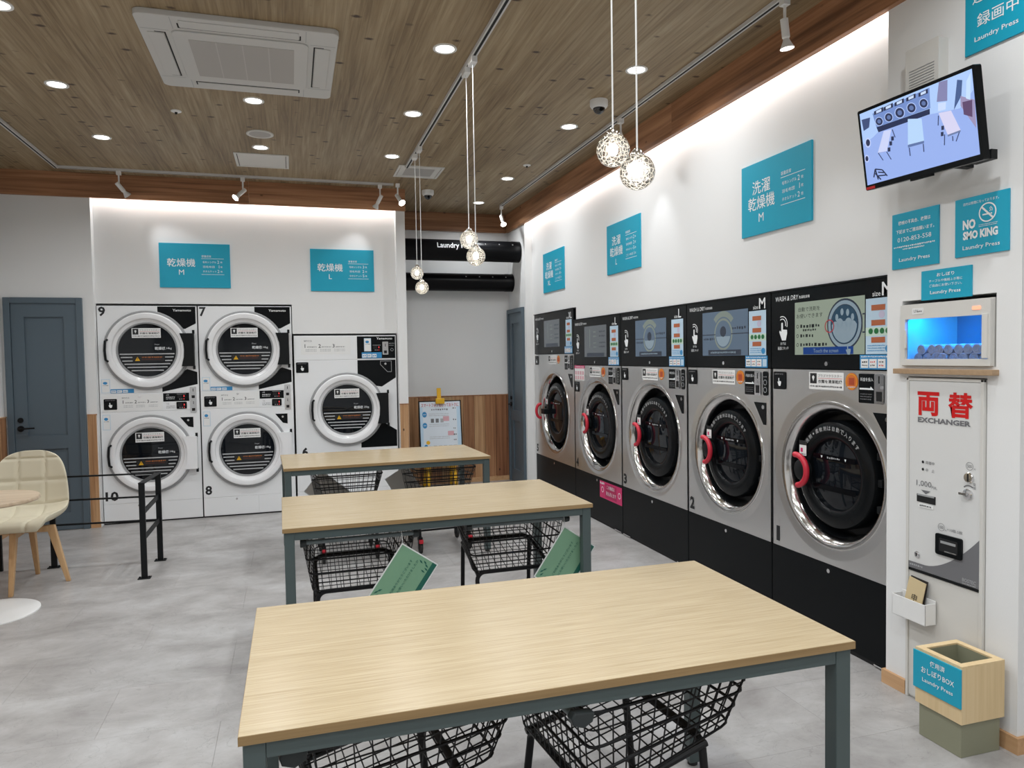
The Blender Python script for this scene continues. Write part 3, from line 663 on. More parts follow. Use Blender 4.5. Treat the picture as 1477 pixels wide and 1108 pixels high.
def screen_frame(tp, x0, x1, z0, z1, m):
    b = MB(); b.rect(x0, x1, z0, z1, -0.0055, m); return b
def scr_main(tp, x0, x1, z0, z1):
    b = screen_frame(tp, x0, x1, z0, z1, SCR_GREEN); W, H = x1-x0, z1-z0; e = -0.0062
    c = (x0+0.735*W, z0+0.53*H); rr = 0.42*H
    b.disc(c[0], c[1], rr*1.02, e, SCR_LINE, 36, rr*1.08).disc(c[0], c[1], rr*0.95, e-0.0004, SCR_FOAM, 36, rr*1.0).disc(c[0], c[1], rr*0.80, e-0.0008, SCR_LINE, 36, rr*0.84).disc(c[0], c[1], rr*0.77, e-0.0012, SCR_DRUM, 36, rr*0.81)
    b.poly([(c[0]+rr*0.72*math.cos(a), c[1]+rr*0.78*math.sin(a)) for a in [math.radians(180+180*k/16) for k in range(17)]], e-0.0015, SCR_FOAM)
    for q in range(5): b.disc(c[0]-rr*0.5+q*rr*0.25, c[1]+rr*0.06*((q % 2)*2-1), rr*0.2, e-0.0018, SCR_FOAM, 14)
    for dx, dz in ((-0.42, 0.3), (-0.12, 0.52), (0.2, 0.48), (0.48, 0.28)): b.disc(c[0]+dx*rr, c[1]+dz*rr, rr*0.09, e-0.0018, SCR_FOAM, 12, rr*0.15)
    b.rect(c[0]+rr*1.0, c[0]+rr*1.16, c[1]-rr*0.4, c[1]+rr*0.4, e-0.0002, SCR_LINE); b.rect(c[0]+rr*1.02, c[0]+rr*1.12, c[1]-rr*0.34, c[1]+rr*0.34, e-0.0006, SCR_GREEN)
    b.ring(c[0]-rr*0.86, c[1]-0.02*H, rr*0.24, rr*0.29, e-0.0022, mat('red_mark', srgb(150, 40, 50), 0.5, emis=srgb(150, 40, 50), es=0.2), 20)
    b.text('自動で洗剤を', x0+0.06*W, z0+0.86*H, 0.085*H, SCR_INK, e, w=0.33*W).text('お使いできます', x0+0.03*W, z0+0.735*H, 0.085*H, SCR_INK, e, w=0.40*W)
    for q, (zz, ww) in enumerate(((0.54, 0.32), (0.36, 0.2), (0.19, 0.40))):
        b.ring(x0+0.045*W, z0+zz*H, 0.024*H, 0.034*H, e, SCR_INK, 14); b.ticks(x0+0.09*W, x0+(0.09+ww)*W, z0+zz*H, 0.07*H, SCR_INK, e, 11+q)
    b.ticks(x0+0.13*W, x0+0.33*W, z0+0.465*H, 0.045*H, SCR_INK, e, 17)
    b.rect(x0+0.14*W, x0+0.86*W, z0+0.005*H, z0+0.14*H, e-0.0024, SCR_DARKB); b.text('Touch the screen', x0+0.30*W, z0+0.072*H, 0.07*H, SCR_FOAM, e-0.003, w=0.36*W)
    hand_icon(b, x0+0.795*W, z0+0.08*H, 0.17*H, SCR_FOAM, e-0.003); b.build('touch_screen', tp)
def scr_blue(tp, x0, x1, z0, z1):
    b = screen_frame(tp, x0, x1, z0, z1, SCR_BLUE); W, H = x1-x0, z1-z0; e = -0.0062
    c = (x0+0.48*W, z0+0.48*H); b.disc(c[0], c[1], 0.36*H, e, SCR_PALE, 30).disc(c[0], c[1], 0.31*H, e-0.0004, SCR_BLUE, 30)
    b.disc(c[0], c[1]+0.06*H, 0.12*H, e-0.0008, SCR_LINE, 20); b.poly([(c[0]+0.28*H*math.cos(a), c[1]+0.28*H*math.sin(a)) for a in [math.radians(190+160*k/12) for k in range(13)]], e-0.0008, SCR_FOAM)
    b.ring(c[0], c[1], 0.39*H, 0.52*H, e, SCR_PALE, 20, 0.7, 2.4)
    b.rect(x0, x1, z0+0.47*H, z0+0.49*H, e-0.0002, SCR_LINE)
    b.ticks(x0+0.68*W, x1-0.02*W, z0+0.6*H, 0.07*H, SCR_LINE, e, 3); b.ticks(x0+0.03*W, x0+0.28*W, z0+0.38*H, 0.06*H, SCR_LINE, e, 4)
    b.rect(x0+0.14*W, x0+0.86*W, z0+0.01*H, z0+0.13*H, e-0.001, SCR_LINE); b.ticks(x0+0.2*W, x0+0.75*W, z0+0.07*H, 0.05*H, SCR_FOAM, e-0.0016, 9)
    b.build('touch_screen', tp)
def scr_grey(tp, x0, x1, z0, z1):
    b = screen_frame(tp, x0, x1, z0, z1, SCR_GREY); W, H = x1-x0, z1-z0; e = -0.0062
    b.rect(x0+0.25*W, x0+0.27*W, z0+0.3*H, z0+0.9*H, e, SCR_PALE)
    for q in (0.8, 0.66, 0.45, 0.32): b.ticks(x0+0.42*W, x0+0.55*W, z0+q*H, 0.05*H, SCR_PALE, e, int(q*90)); b.ticks(x0+0.68*W, x0+0.95*W, z0+q*H, 0.06*H, SCR_LINE, e, int(q*70))
    b.rect(x0+0.12*W, x0+0.9*W, z0+0.01*H, z0+0.13*H, e, SCR_LINE); b.build('touch_screen', tp)

washer(1, 'M', 3.517, 0.917, 1.41, 1.84, 0.328, 0.868, 'steel washer dryer marked 1, nearest to the money changer', scr_main)
washer(2, 'M', 4.437, 0.920, 1.41, 1.84, 0.328, 0.868, 'steel washer dryer marked 2, size M with a blue screen', scr_blue)
washer(3, 'L', 5.485, 1.048, 1.41, 1.84, 0.362, 0.870, 'steel washer dryer marked 3, size L between numbers 2 and 4', scr_blue)
t4, fp4, pl4 = washer(4, 'L', 6.530, 1.045, 1.41, 1.84, 0.362, 0.870, 'steel washer dryer marked 4 with pink stickers on its front', scr_grey)
washer(5, 'XL', 7.712, 1.182, 1.52, 1.958, 0.375, 0.905, 'tallest steel washer dryer marked 5, farthest down the right wall', scr_grey)
b = MB(); b.rect(0.012, 0.26, 1.265, 1.405, -0.0018, M_PAPER).rect(0.012, 0.26, 1.378, 1.405, -0.0024, M_PINK); b.ticks(0.03, 0.24, 1.391, 0.012, M_INKW, -0.003, 3)
for q in range(4):
    for z in (1.33, 1.285): b.rect(0.024+q*0.058, 0.066+q*0.058, z-0.012, z+0.022, -0.0024, mat('rose_print', srgb(216, 168, 176), 0.5))
b.build('pink_notice', fp4)
b = MB(); b.rect(0.58, 1.035, 0.235, 0.385, -0.0018, M_PINK); b.rect(0.70, 0.93, 0.25, 0.37, -0.0024, mat('magenta_print', srgb(176, 24, 84), 0.45)); b.text('この機械は', 0.73, 0.345, 0.034, M_INKW, -0.003, w=0.16).text('靴も洗えます', 0.72, 0.29, 0.036, M_INKW, -0.003, w=0.20)
b.ring(0.985, 0.31, 0.02, 0.026, -0.0024, M_INKW, 20).ring(0.64, 0.31, 0.02, 0.026, -0.0024, M_INKW, 20); b.ticks(0.59, 0.68, 0.365, 0.02, M_INKW, -0.0024, 5); b.build('pink_notice', pl4)

# ================================================================== DRYERS
def dryer_door(t, cx, cz, white_hinge, kg):
    R0 = 0.37
    d = MB().lathe([(R0, 0.0), (R0, -0.018), (R0-0.006, -0.026), (R0-0.022, -0.028)], M_GREYRIM, (cx, 0, cz), 'y', 56)
    d.lathe([(R0-0.022, -0.028), (R0-0.024, -0.040), (R0-0.030, -0.046), (R0-0.066, -0.050), (R0-0.074, -0.046), (R0-0.082, -0.028), (R0-0.108, -0.018)], M_RINGW, (cx, 0, cz), 'y', 56)
    d.lathe([(R0-0.108, -0.018), (R0-0.112, -0.024), (R0-0.122, -0.022), (R0-0.126, -0.008)], M_GREYRIM, (cx, 0, cz), 'y', 56)
    d = d.build('door_ring', t)
    rw = R0-0.125
    wn = MB().lathe([(rw+0.002, -0.010), (rw*0.6, -0.016), (0.0001, -0.018)], M_GLASSD, (cx, 0, cz), 'y', 48).build('window', d)
    b = MB(); e = -0.0205
    for zz in (-0.035, -0.065, -0.098, -0.128, -0.158, -0.188)[0:6]:
        hw = math.sqrt(rw*rw-(abs(zz)+0.008)**2)-0.01
        if zz in (-0.065, -0.098):
            b.rect(cx-hw, cx-0.125, cz+zz-0.0055, cz+zz+0.0055, e, M_STRIPE).rect(cx+0.15, cx+hw, cz+zz-0.0055, cz+zz+0.0055, e, M_STRIPE)
        else: b.rect(cx-hw, cx+hw, cz+zz-0.0055, cz+zz+0.0055, e, M_STRIPE)
    b.build('window_bars', wn)
    b = MB(); b.rect(cx-0.12, cx+0.145, cz-0.105, cz-0.052, e, M_INKK); b.poly([(cx-0.105, cz-0.098), (cx-0.062, cz-0.098), (cx-0.0835, cz-0.06)], e-0.0006, M_YELLOW)
    b.rect(cx-0.0855, cx-0.0815, cz-0.085, cz-0.07, e-0.0012, M_INKK); b.ticks(cx-0.045, cx+0.13, cz-0.066, 0.012, mat('amber_print', srgb(190, 110, 50), 0.5), e-0.0006, 4); b.ticks(cx-0.045, cx+0.12, cz-0.085, 0.006, mat('rust_print', srgb(120, 50, 34), 0.5), e-0.0006, 6); b.build('warning_label', wn)
    b = MB(); b.text('Dryer', cx+0.065, cz+0.052, 0.016, M_STRIPE, e).text('乾燥機', cx+0.065, cz+0.016, 0.029, M_INKW, e, bold=0.01).text(kg, cx+0.165, cz+0.014, 0.024, M_INKW, e); b.build('window_lettering', wn)
    b = MB(); plasma_sticker(b, cx-0.125, cx+0.12, cz+0.115, cz+0.205, e); b.build('hygiene_sticker', wn)
    # handle on the left
    MB().tube([(cx-R0+0.045, -0.045, cz+0.10), (cx-R0+0.032, -0.068, cz+0.085), (cx-R0+0.027, -0.070, cz), (cx-R0+0.032, -0.068, cz-0.085), (cx-R0+0.045, -0.045, cz-0.10)], 0.0105, M_BLACKM, 8).build('handle', d)
    # hinge on the right
    mh = M_RINGW if white_hinge else M_BLACKM
    hx0 = cx+R0*0.80; hx1 = cx+R0*1.10
    h = MB().prism([(hx0, cz-0.155), (hx1, cz-0.155), (hx1, cz+0.155), (hx0-0.012, cz+0.155), (hx0+0.02, cz+0.06), (hx0+0.024, cz), (hx0+0.02, cz-0.07)], -0.062, -0.0, mh).build('hinge', d)
    b = MB(); b.cyl((hx1-0.003, -0.05, cz), 0.011, -0.185, -0.150, M_BLACKM, 'z', 14).cyl((hx1-0.003, -0.05, cz), 0.011, 0.150, 0.185, M_BLACKM, 'z', 14); b.build('hinge_pin', h)
    return d
def app_sticker(b, x0, x1, z0, z1, y):
    b.rect(x0, x1, z0, z1, y, M_CYAN); e = y-0.0006; W, H = x1-x0, z1-z0
    b.rect(x0+0.06*W, x1-0.06*W, z0+0.03*H, z1-0.03*H, e, M_PAPER); b.disc(x0+0.45*W, z0+0.72*H, 0.26*W, e-0.0006, M_BLUE, 14, 0.1*H); b.ticks(x0+0.2*W, x1-0.15*W, z0+0.55*H, 0.06*H, M_INKG, e-0.0006, 3)
def pay_strip(b, x0, x1, z0, z1, y):
    b.rect(x0, x1, z0, z1, y, M_BLUE); W = (x1-x0)/4; e = y-0.0006; h = z1-z0
    for q in range(3): b.rect(x0+q*W+0.1*W, x0+(q+1)*W-0.05*W, z0+0.1*h, z0+0.72*h, e, M_PAPER); b.ticks(x0+q*W+0.2*W, x0+(q+1)*W-0.15*W, z0+0.42*h, 0.25*h, M_BLUE, e-0.0006, q)
def display(parent, x0, x1, z0, z1, y, frame=True):
    b = MB(); b.rbox(x0, x1, y-0.004, y, z0, z1, M_BLACK, 0.008)
    if frame: b.rect(x0+0.005, x1-0.005, z1-0.009, z1-0.006, y-0.005, M_STRIPE)
    W, H = x1-x0, z1-z0
    b.rect(x0+0.12*W, x0+0.55*W, z0+0.32*H, z0+0.8*H, y-0.005, M_DARK); b.rect(x0+0.70*W, x0+0.80*W, z0+0.46*H, z0+0.70*H, y-0.0055, M_REDLED)
    for q in range(3): b.rect(x0+(0.3+0.2*q)*W, x0+(0.38+0.2*q)*W, z0+0.12*H, z0+0.24*H, y-0.0055, M_STRIPE if q < 2 else M_REDLED)
    return b.build('price_display', parent)
def coin_unit(parent, x0, x1, z0, z1, y, n=1):
    b = MB(); b.rbox(x0, x1, y-0.008, y, z0, z1, M_CHROME, 0.006); H = (z1-z0)/n; W = x1-x0
    for q in range(n):
        zz = z0+q*H; b.box(x0+0.45*W, x0+0.55*W, y-0.0095, y-0.007, zz+0.62*H, zz+0.85*H, M_DARK).box(x0+0.25*W, x0+0.75*W, y-0.0095, y-0.007, zz+0.1*H, zz+0.32*H, M_DARK).box(x0+0.3*W, x0+0.7*W, y-0.014, y-0.007, zz+0.40*H, zz+0.46*H, M_CHROME)
    return b.build('coin_slot', parent)
def dryer_stack(x0, up, low, label, lock):
    W, H = 0.853, 2.037; g = 0.004
    t = thing('stacked_dryer', label, 'dryer', (x0, YD, 0), 0, 'white stacked dryers in the back recess')
    bd = MB(); bd.box(g, W-g, 0.0, 0.75, 0.012, H-0.012, M_ENAMEL).box(0, W, 0.006, 0.7, 0, H, M_DARK); body = bd.build('body', t)
    # front panels with real joints
    y = -0.004
    for (a0, a1, z0, z1) in ((g, W-g, 1.215, H-0.014), (g, W-g, 0.19, 1.04), (g, 0.50, 0.014, 0.186), (0.504, W-g, 0.014, 0.186)):
        MB().box(a0, a1, y, 0.004, z0, z1, M_ENAMEL).build('front_panel', t, bev=0.002)
    cpn = MB().box(g, W-g, y, 0.004, 1.044, 1.211, M_ENAMEL).build('control_panel', t, bev=0.002)
    e = y-0.0012
    MB().poly([(0.51, 1.81), (0.745, 1.81), (0.838, 1.86), (0.838, 2.02), (0.51, 2.02)], e, M_BLACK).build('black_trim', t)
    b = MB(); b.poly([(0.53, 1.22), (0.838, 1.285), (0.838, 1.40), (0.75, 1.43), (0.53, 1.30)], e, M_BLACK); b.build('black_trim', t)
    b = MB(); b.poly([(0.675, 0.975), (0.79, 0.975), (0.79, 0.875), (0.745, 0.885)], e, M_BLACK); b.build('pull_pocket', t); MB().cyl((0.745, 0, 0.945), 0.010, e-0.004, e, M_CHROME, 'y', 16).build('lock', t)
    b = MB(); b.poly([(0.535, 1.128), (0.76, 1.128), (0.76, 1.206), (0.535, 1.206)], e, M_BLACK); b.text('上段', 0.56, 1.19, 0.012, M_INKW, e-0.0006).text('下段', 0.56, 1.105, 0.012, M_INKG, e-0.0006)
    for q, z in enumerate((1.168, 1.152)): b.ticks(0.56, 0.635, z, 0.008, M_INKW, e-0.0006, q)
    for q, z in enumerate((1.083, 1.068)): b.ticks(0.56, 0.635, z, 0.008, M_INKG, e-0.0006, q+4)
    b.build('panel_print', cpn)
    display(cpn, 0.648, 0.738, 1.136, 1.204, e); display(cpn, 0.648, 0.738, 1.056, 1.122, e, False); coin_unit(t, 0.768, 0.824, 1.02, 1.262, y, 2)
    b = MB(); b.rect(0.02, 0.53, 1.052, 1.203, e, M_PAPER); b.text('操作方法', 0.185, 1.172, 0.015, M_INKG, e-0.0006)
    for q, (xx, s) in enumerate(((0.195, '1'), (0.30, '2'), (0.405, '3'))):
        b.text(s, xx, 1.135, 0.03, M_INKK, e-0.0006, align='C', bold=0.01); b.ticks(xx+0.02, xx+0.085, 1.127, 0.009, M_INKG, e-0.0006, q)
        for z in (1.10, 1.086): b.ticks(xx+0.005, xx+0.08, z, 0.007, M_STRIPE, e-0.0006, q+5)
    b.cyl((0.335, 0, 1.182), 0.010, e-0.003, e, M_CHROME, 'y', 14); b.build('instruction_strip', cpn)
    b = MB(); coin_label(b, 0.035, 0.145, 1.066, 1.166, e-0.003); b.build('touch_plate', cpn)
    b = MB(); app_sticker(b, 0.02, 0.092, 1.222, 1.348, e); b.build('app_sticker', t)
    b = MB(); app_sticker(b, 0.02, 0.085, 0.88, 1.02, e); b.build('app_sticker', t)
    b = MB(); pay_strip(b, 0.094, 0.29, 1.218, 1.256, e); b.build('payment_strip', t)
    b = MB(); b.text('Yamamoto', 0.64, 1.985, 0.022, M_INKW, e-0.001, w=0.16, bold=0.015); b.build('maker_lettering', t)
    MB().text(up, 0.045, 1.972, 0.088, M_INKK, e, align='C', w=0.058, bold=0.03).build('number', t)
    MB().text(low, 0.075 if len(low) > 1 else 0.05, 0.262, 0.088, M_INKK, e, align='C', w=0.108 if len(low) > 1 else 0.06, bold=0.03).build('number', t)
    dryer_door(t, 0.415, 1.612, False, '14kg'); dryer_door(t, 0.415, 0.640, True, '14kg')
    MB().cyl((0.30, 0, 0.165), 0.010, y-0.004, y, M_CHROME, 'y', 14).build('lock', t)
    return t
dryer_stack(-1.701, '9', '10', 'white stacked dryer with round doors 9 and 10 beside the blue grey door', False)
dryer_stack(-0.845, '7', '8', 'white stacked dryer with round doors 7 and 8 in the middle', True)
# single large dryer
W, H = 1.010, 1.749
t = thing('large_dryer', 'shorter white single dryer marked 6, rightmost in the recess', 'dryer', (0.018, YD, 0), 0)
MB().box(0.004, W-0.004, 0, 0.8, 0.012, H-0.012, M_ENAMEL).box(0, W, 0.006, 0.7, 0, H, M_DARK).build('body', t)
y = -0.004; e = y-0.0012
cpn = MB().box(0.004, W-0.004, y, 0.004, 1.496, H-0.014, M_ENAMEL).build('control_panel', t, bev=0.002)
for z0, z1 in ((0.19, 1.492), (0.014, 0.186)): MB().box(0.004, W-0.004, y, 0.004, z0, z1, M_ENAMEL).build('front_panel', t, bev=0.002)
MB().rect(0.615, W-0.012, 1.503, 1.728, e, M_BLACK).text('Yamamoto', 0.81, 1.705, 0.022, M_INKW, e-0.0006, w=0.16, bold=0.015).build('panel_print', cpn)
b = MB(); b.rect(0.07, 0.55, 1.55, 1.72, e, M_PAPER); b.text('操作方法', 0.10, 1.685, 0.018, M_INKG, e-0.0006)
for q, (xx, s) in enumerate(((0.11, '1'), (0.25, '2'), (0.385, '3'))):
    b.text(s, xx, 1.635, 0.036, M_INKK, e-0.0006, align='C', bold=0.012); b.ticks(xx+0.02, xx+0.11, 1.625, 0.01, M_INKG, e-0.0006, q)
    for z in (1.60, 1.585): b.ticks(xx+0.005, xx+0.11, z, 0.008, M_STRIPE, e-0.0006, q+5)
b.build('instruction_strip', cpn)
b = MB(); app_sticker(b, 0.685, 0.755, 1.575, 1.708, e-0.0006); b.build('app_sticker', cpn)
display(cpn, 0.765, 0.855, 1.575, 1.645, e); coin_unit(cpn, 0.868, 0.927, 1.54, 1.672, e, 1)
b = MB(); pay_strip(b, 0.66, 0.86, 1.507, 1.565, e-0.0006); b.ring(0.965, 1.59, 0.012, 0.015, e-0.0006, M_STRIPE, 20); b.ticks(0.935, 0.99, 1.655, 0.007, M_STRIPE, e-0.0006, 2); b.ticks(0.935, 0.985, 1.635, 0.007, M_STRIPE, e-0.0006, 3); b.build('payment_strip', cpn)
b = MB(); b.poly([(0.615, 1.25), (0.855, 1.215), (W-0.012, 1.305), (W-0.012, 1.488), (0.615, 1.488)], e, M_BLACK); b.build('black_trim', t); b = MB(); b.poly([(0.635, 0.60), (W-0.012, 0.60), (W-0.012, 0.765), (0.865, 0.85), (0.635, 0.72)], e, M_BLACK); b.build('black_trim', t)
b = MB()
pk = [(0.845, 1.475), (0.845, 1.44), (0.915, 1.365), (0.955, 1.365), (0.955, 1.475)]
for q in range(5):
    (ax, az), (bx, bz) = pk[q], pk[(q+1) % 5]; b.tube([(ax, e-0.001, az), (bx, e-0.001, bz)], 0.0022, M_STRIPE, 5)
b.cyl((0.895, 0, 1.447), 0.011, e-0.005, e, M_CHROME, 'y', 16); b.build('pull_pocket', t)
b = MB(); coin_label(b, 0.02, 0.138, 1.372, 1.475, e-0.003); b.build('touch_plate', t)
MB().text('6', 0.085, 0.585, 0.088, M_INKK, e, align='C', bold=0.055).build('number', t)
dryer_door(t, 0.505, 0.997, False, '25kg')

# ================================================================== TEAL SIGNS
def board(label, W, H, loc, rz, draw, th=0.012):
    t = thing('sign_board', label, 'sign', loc, rz, 'teal notice boards')
    MB().box(0, W, -th, 0.0, 0, H, M_TEAL).build('board', t, bev=0.0012)
    for dr in (draw if isinstance(draw, tuple) else (draw,)):
        b = MB(); dr(b, -th-0.0012); b.build('lettering', t)
    return t
def size_sign(lines, size, rows):
    def f(b, y):
        if len(lines) == 1:
            b.text(lines[0], 0.19, 0.235, 0.078, M_INKW, y, align='C', w=0.245, bold=0.004); b.text(size, 0.19, 0.145, 0.048, M_INKW, y, align='C')
        else:
            b.text(lines[0], 0.19, 0.272, 0.078, M_INKW, y, align='C', w=0.165, bold=0.004); b.text(lines[1], 0.19, 0.182, 0.078, M_INKW, y, align='C', w=0.245, bold=0.004); b.text(size, 0.19, 0.095, 0.048, M_INKW, y, align='C')
        x0, x1 = 0.365, 0.565; top = 0.305 if len(rows) > 3 else 0.298
        b.text('容量目安', x0+0.003, top, 0.021, M_INKW, y, w=0.085); b.rect(x0, x1, top-0.024, top-0.021, y, M_INKW)
        st = 0.043 if len(rows) > 3 else 0.044; z = top-0.055
        for nm, q in rows:
            b.text(nm, x0+0.012, z, 0.020, M_INKW, y, w=min(0.026*len(nm), 0.12)); b.text(q, x0+0.158, z+0.002, 0.028, M_INKW, y, align='R'); b.text('枚', x0+0.168, z, 0.018, M_INKW, y); z -= st
        b.rect(x0, x1, z+st-0.03, z+st-0.027, y, M_INKW)
    return f
SW, SH = 0.620, 0.416
RW = ['毛布シングル', '羽毛布団', 'タオルケット', 'こたつ布団']
board('teal dryer sign with letter M above the stacked dryers', SW, SH, (-1.162, 7.478, 2.198), 0, size_sign(['乾燥機'], 'M', list(zip(RW, '212'))))
board('teal dryer sign with letter L above dryer 6', SW, SH, (0.199, 7.478, 2.179), 0, size_sign(['乾燥機'], 'L', list(zip(RW, '325'))))
board('teal washer sign with letter M above machines 1 and 2', 0.612, SH, (2.622, 3.80, 2.186), RIGHT, size_sign(['洗濯', '乾燥機'], 'M', list(zip(RW, '212'))))
board('teal washer sign with letter L above machines 3 and 4', SW, SH, (2.622, 5.75, 2.182), RIGHT, size_sign(['洗濯', '乾燥機'], 'L', list(zip(RW, '2251'))))
board('teal washer sign with letters XL above machine 5', SW, SH, (2.622, 7.40, 2.172), RIGHT, size_sign(['洗濯', '乾燥機'], 'XL', list(zip(RW, '4382'))))
def s_phone(b, y):
    b.text('機械の不具合、故障は', 0.118, 0.196, 0.017, M_INKW, y, align='C', w=0.165, bold=0.01)
def s_phone1(b, y):
    b.text('下記までご連絡願います。', 0.121, 0.159, 0.017, M_INKW, y, align='C', w=0.195, bold=0.01)
def s_phone2(b, y):
    b.text('0120-853-558', 0.118, 0.124, 0.0185, M_INKW, y, align='C', w=0.173); b.ticks(0.012, 0.226, 0.0935, 0.0075, M_INKW, y, 3); b.ticks(0.06, 0.17, 0.082, 0.007, M_INKW, y, 4)
def s_name(b, y):
    b.text('Laundry Press', 0.119, 0.0355, 0.02, M_INKW, y, align='C', w=0.158, bold=0.008)
board('teal sign with a telephone number below the wall screen', 0.238, 0.238, (XR, 2.572, 1.852), RIGHT, (s_phone, s_phone1, s_phone2, s_name), 0.008)
def s_smoke(b, y):
    b.text('店内は禁煙になっております。', 0.112, 0.202, 0.0115, M_INKW, y, align='C', w=0.15)
    b.ring(0.141, 0.155, 0.0315, 0.0365, y, M_INKW, 36); b.rect(0.120, 0.152, 0.1455, 0.151, y, M_INKW); b.rect(0.154, 0.160, 0.1455, 0.151, y, M_INKW)
    c = (0.141, 0.155); b.poly([(c[0]-0.026, c[1]+0.020), (c[0]+0.021, c[1]-0.027), (c[0]+0.026, c[1]-0.022), (c[0]-0.021, c[1]+0.025)], y-0.0004, M_INKW)
    b.tube([(0.150, y, 0.157), (0.154, y, 0.163), (0.150, y, 0.168), (0.156, y, 0.174)], 0.0013, M_INKW, 4); b.tube([(0.158, y, 0.157), (0.161, y, 0.163), (0.157, y, 0.170)], 0.0013, M_INKW, 4)
    b.text('NO', 0.036, 0.122, 0.038, M_INKW, y, w=0.055, bold=0.05); b.text('SMO KING', 0.037, 0.080, 0.033, M_INKW, y, w=0.147, bold=0.05)
    b.ticks(0.105, 0.183, 0.112, 0.003, M_INKW, y, 1); b.ticks(0.105, 0.183, 0.106, 0.003, M_INKW, y, 2); b.text('Laundry Press', 0.114, 0.031, 0.02, M_INKW, y, align='C', w=0.156, bold=0.008)
board('teal no smoking sign on the pier', 0.226, 0.226, (XR, 2.257, 1.862), RIGHT, s_smoke, 0.008)
def s_towel(b, y):
    b.text('おしぼり', 0.118, 0.1, 0.0145, M_INKW, y, align='C', w=0.082, bold=0.01); b.text('テーブルや機械ふき等に', 0.118, 0.0765, 0.0115, M_INKW, y, align='C', w=0.156); b.text('ご自由にお使い下さい。', 0.118, 0.0575, 0.0115, M_INKW, y, align='C', w=0.152)
    b.text('Laundry Press', 0.117, 0.028, 0.018, M_INKW, y, align='C', w=0.142, bold=0.008)
board('small teal sign directly above the towel cabinet', 0.234, 0.122, (XR, 2.417, 1.706), RIGHT, s_towel, 0.008)
def s_cctv(b, y):
    b.text('遠隔監視', 0.1275, 0.21, 0.056, M_INKW, y, align='C', w=0.19, bold=0.004); b.text('録画中', 0.135, 0.115, 0.05, M_INKW, y, align='C', w=0.165, bold=0.004); b.text('Laundry Press', 0.13, 0.046, 0.024, M_INKW, y, align='C', w=0.175, bold=0.008)
board('teal recording notice cut off by the top right corner of the picture', 0.255, 0.275, (XR, 2.219, 2.631), RIGHT, s_cctv, 0.008)

# ================================================================== PIER FITTINGS
# wall screen
q = (2.363, 2.293, 2.349); tilt = 0.162; roll = -0.019; w_, h_ = 0.555, 0.335
t = thing('monitor', 'black wall mounted screen showing the security camera picture', 'monitor', q, 0)
t.rotation_euler = Matrix(((0, 1, 0), (-1, 0, 0), (0, 0, 1))).to_4x4().to_euler()
nrm = Vector((-math.cos(tilt), 0, -math.sin(tilt))); rv = Vector((0, 0, 1)).cross(nrm).normalized(); uv_ = nrm.cross(rv)
rv2 = math.cos(roll)*rv+math.sin(roll)*uv_; uv2 = -math.sin(roll)*rv+math.cos(roll)*uv_
t.rotation_euler = Matrix(((rv2.x, -nrm.x, uv2.x), (rv2.y, -nrm.y, uv2.y), (rv2.z, -nrm.z, uv2.z))).to_euler()
MB().rbox(-w_/2, w_/2, 0, 0.03, -h_/2, h_/2, M_BLACK, 0.008).box(-0.17, 0.17, 0.03, 0.055, -0.10, 0.10, M_BLACKM).box(-0.05, 0.05, 0.004, 0.02, -h_/2-0.008, -h_/2+0.002, M_BLACKM).build('housing', t)
MB().rect(-w_/2+0.004, -w_/2+0.052, -h_/2+0.003, -h_/2+0.014, -0.0012, mat('red_badge', srgb(190, 30, 34), 0.4)).build('red_badge', t)
PXC = [(85, 455), (1000, 80), (1058, 772), (135, 1035)]
SX, SZ0, SZ1 = w_/2-0.012, -h_/2+0.022, h_/2-0.013
def homog(src, dst):
    A = []
    for (x, y), (u, v) in zip(src, dst): A += [[x, y, 1, 0, 0, 0, -u*x, -u*y, -u], [0, 0, 0, x, y, 1, -v*x, -v*y, -v]]
    return np.linalg.svd(np.array(A))[2][-1].reshape(3, 3)
HM = homog(PXC, [(-SX, SZ1), (SX, SZ1), (SX, SZ0), (-SX, SZ0)])
def sc(p): v = HM @ np.array([p[0], p[1], 1.0]); return (min(max(v[0]/v[2], -SX), SX), min(max(v[1]/v[2], SZ0), SZ1))
b = MB(); lay = [-0.0008]
def shape(pts, col, s=1.0):
    lay[0] -= 0.00005; pp = [sc(p) for p in pts]
    area = sum(pp[i][0]*pp[(i+1) % len(pp)][1]-pp[(i+1) % len(pp)][0]*pp[i][1] for i in range(len(pp)))
    if area < 0: pp = pp[::-1]
    b.poly(pp, lay[0], emit('cctv_%02x%02x%02x' % col, srgb(*col), s))
shape(PXC, (146, 170, 228))
shape([(85, 455), (1000, 80), (1010, 250), (900, 400), (660, 450), (230, 600), (190, 640), (110, 700)], (168, 196, 240))
shape([(850, 420), (880, 170), (922, 172), (912, 300), (850, 415)], (70, 92, 138)); shape([(905, 300), (1020, 330), (1030, 560), (905, 380)], (150, 140, 176)); shape([(920, 350), (1000, 330), (1000, 470), (930, 450)], (92, 70, 104))
shape([(955, 180), (990, 110), (985, 330), (950, 320)], (190, 214, 248))
shape([(190, 450), (655, 235), (660, 400), (220, 560)], (112, 138, 196)); shape([(220, 560), (655, 405), (655, 450), (235, 600)], (34, 44, 78))
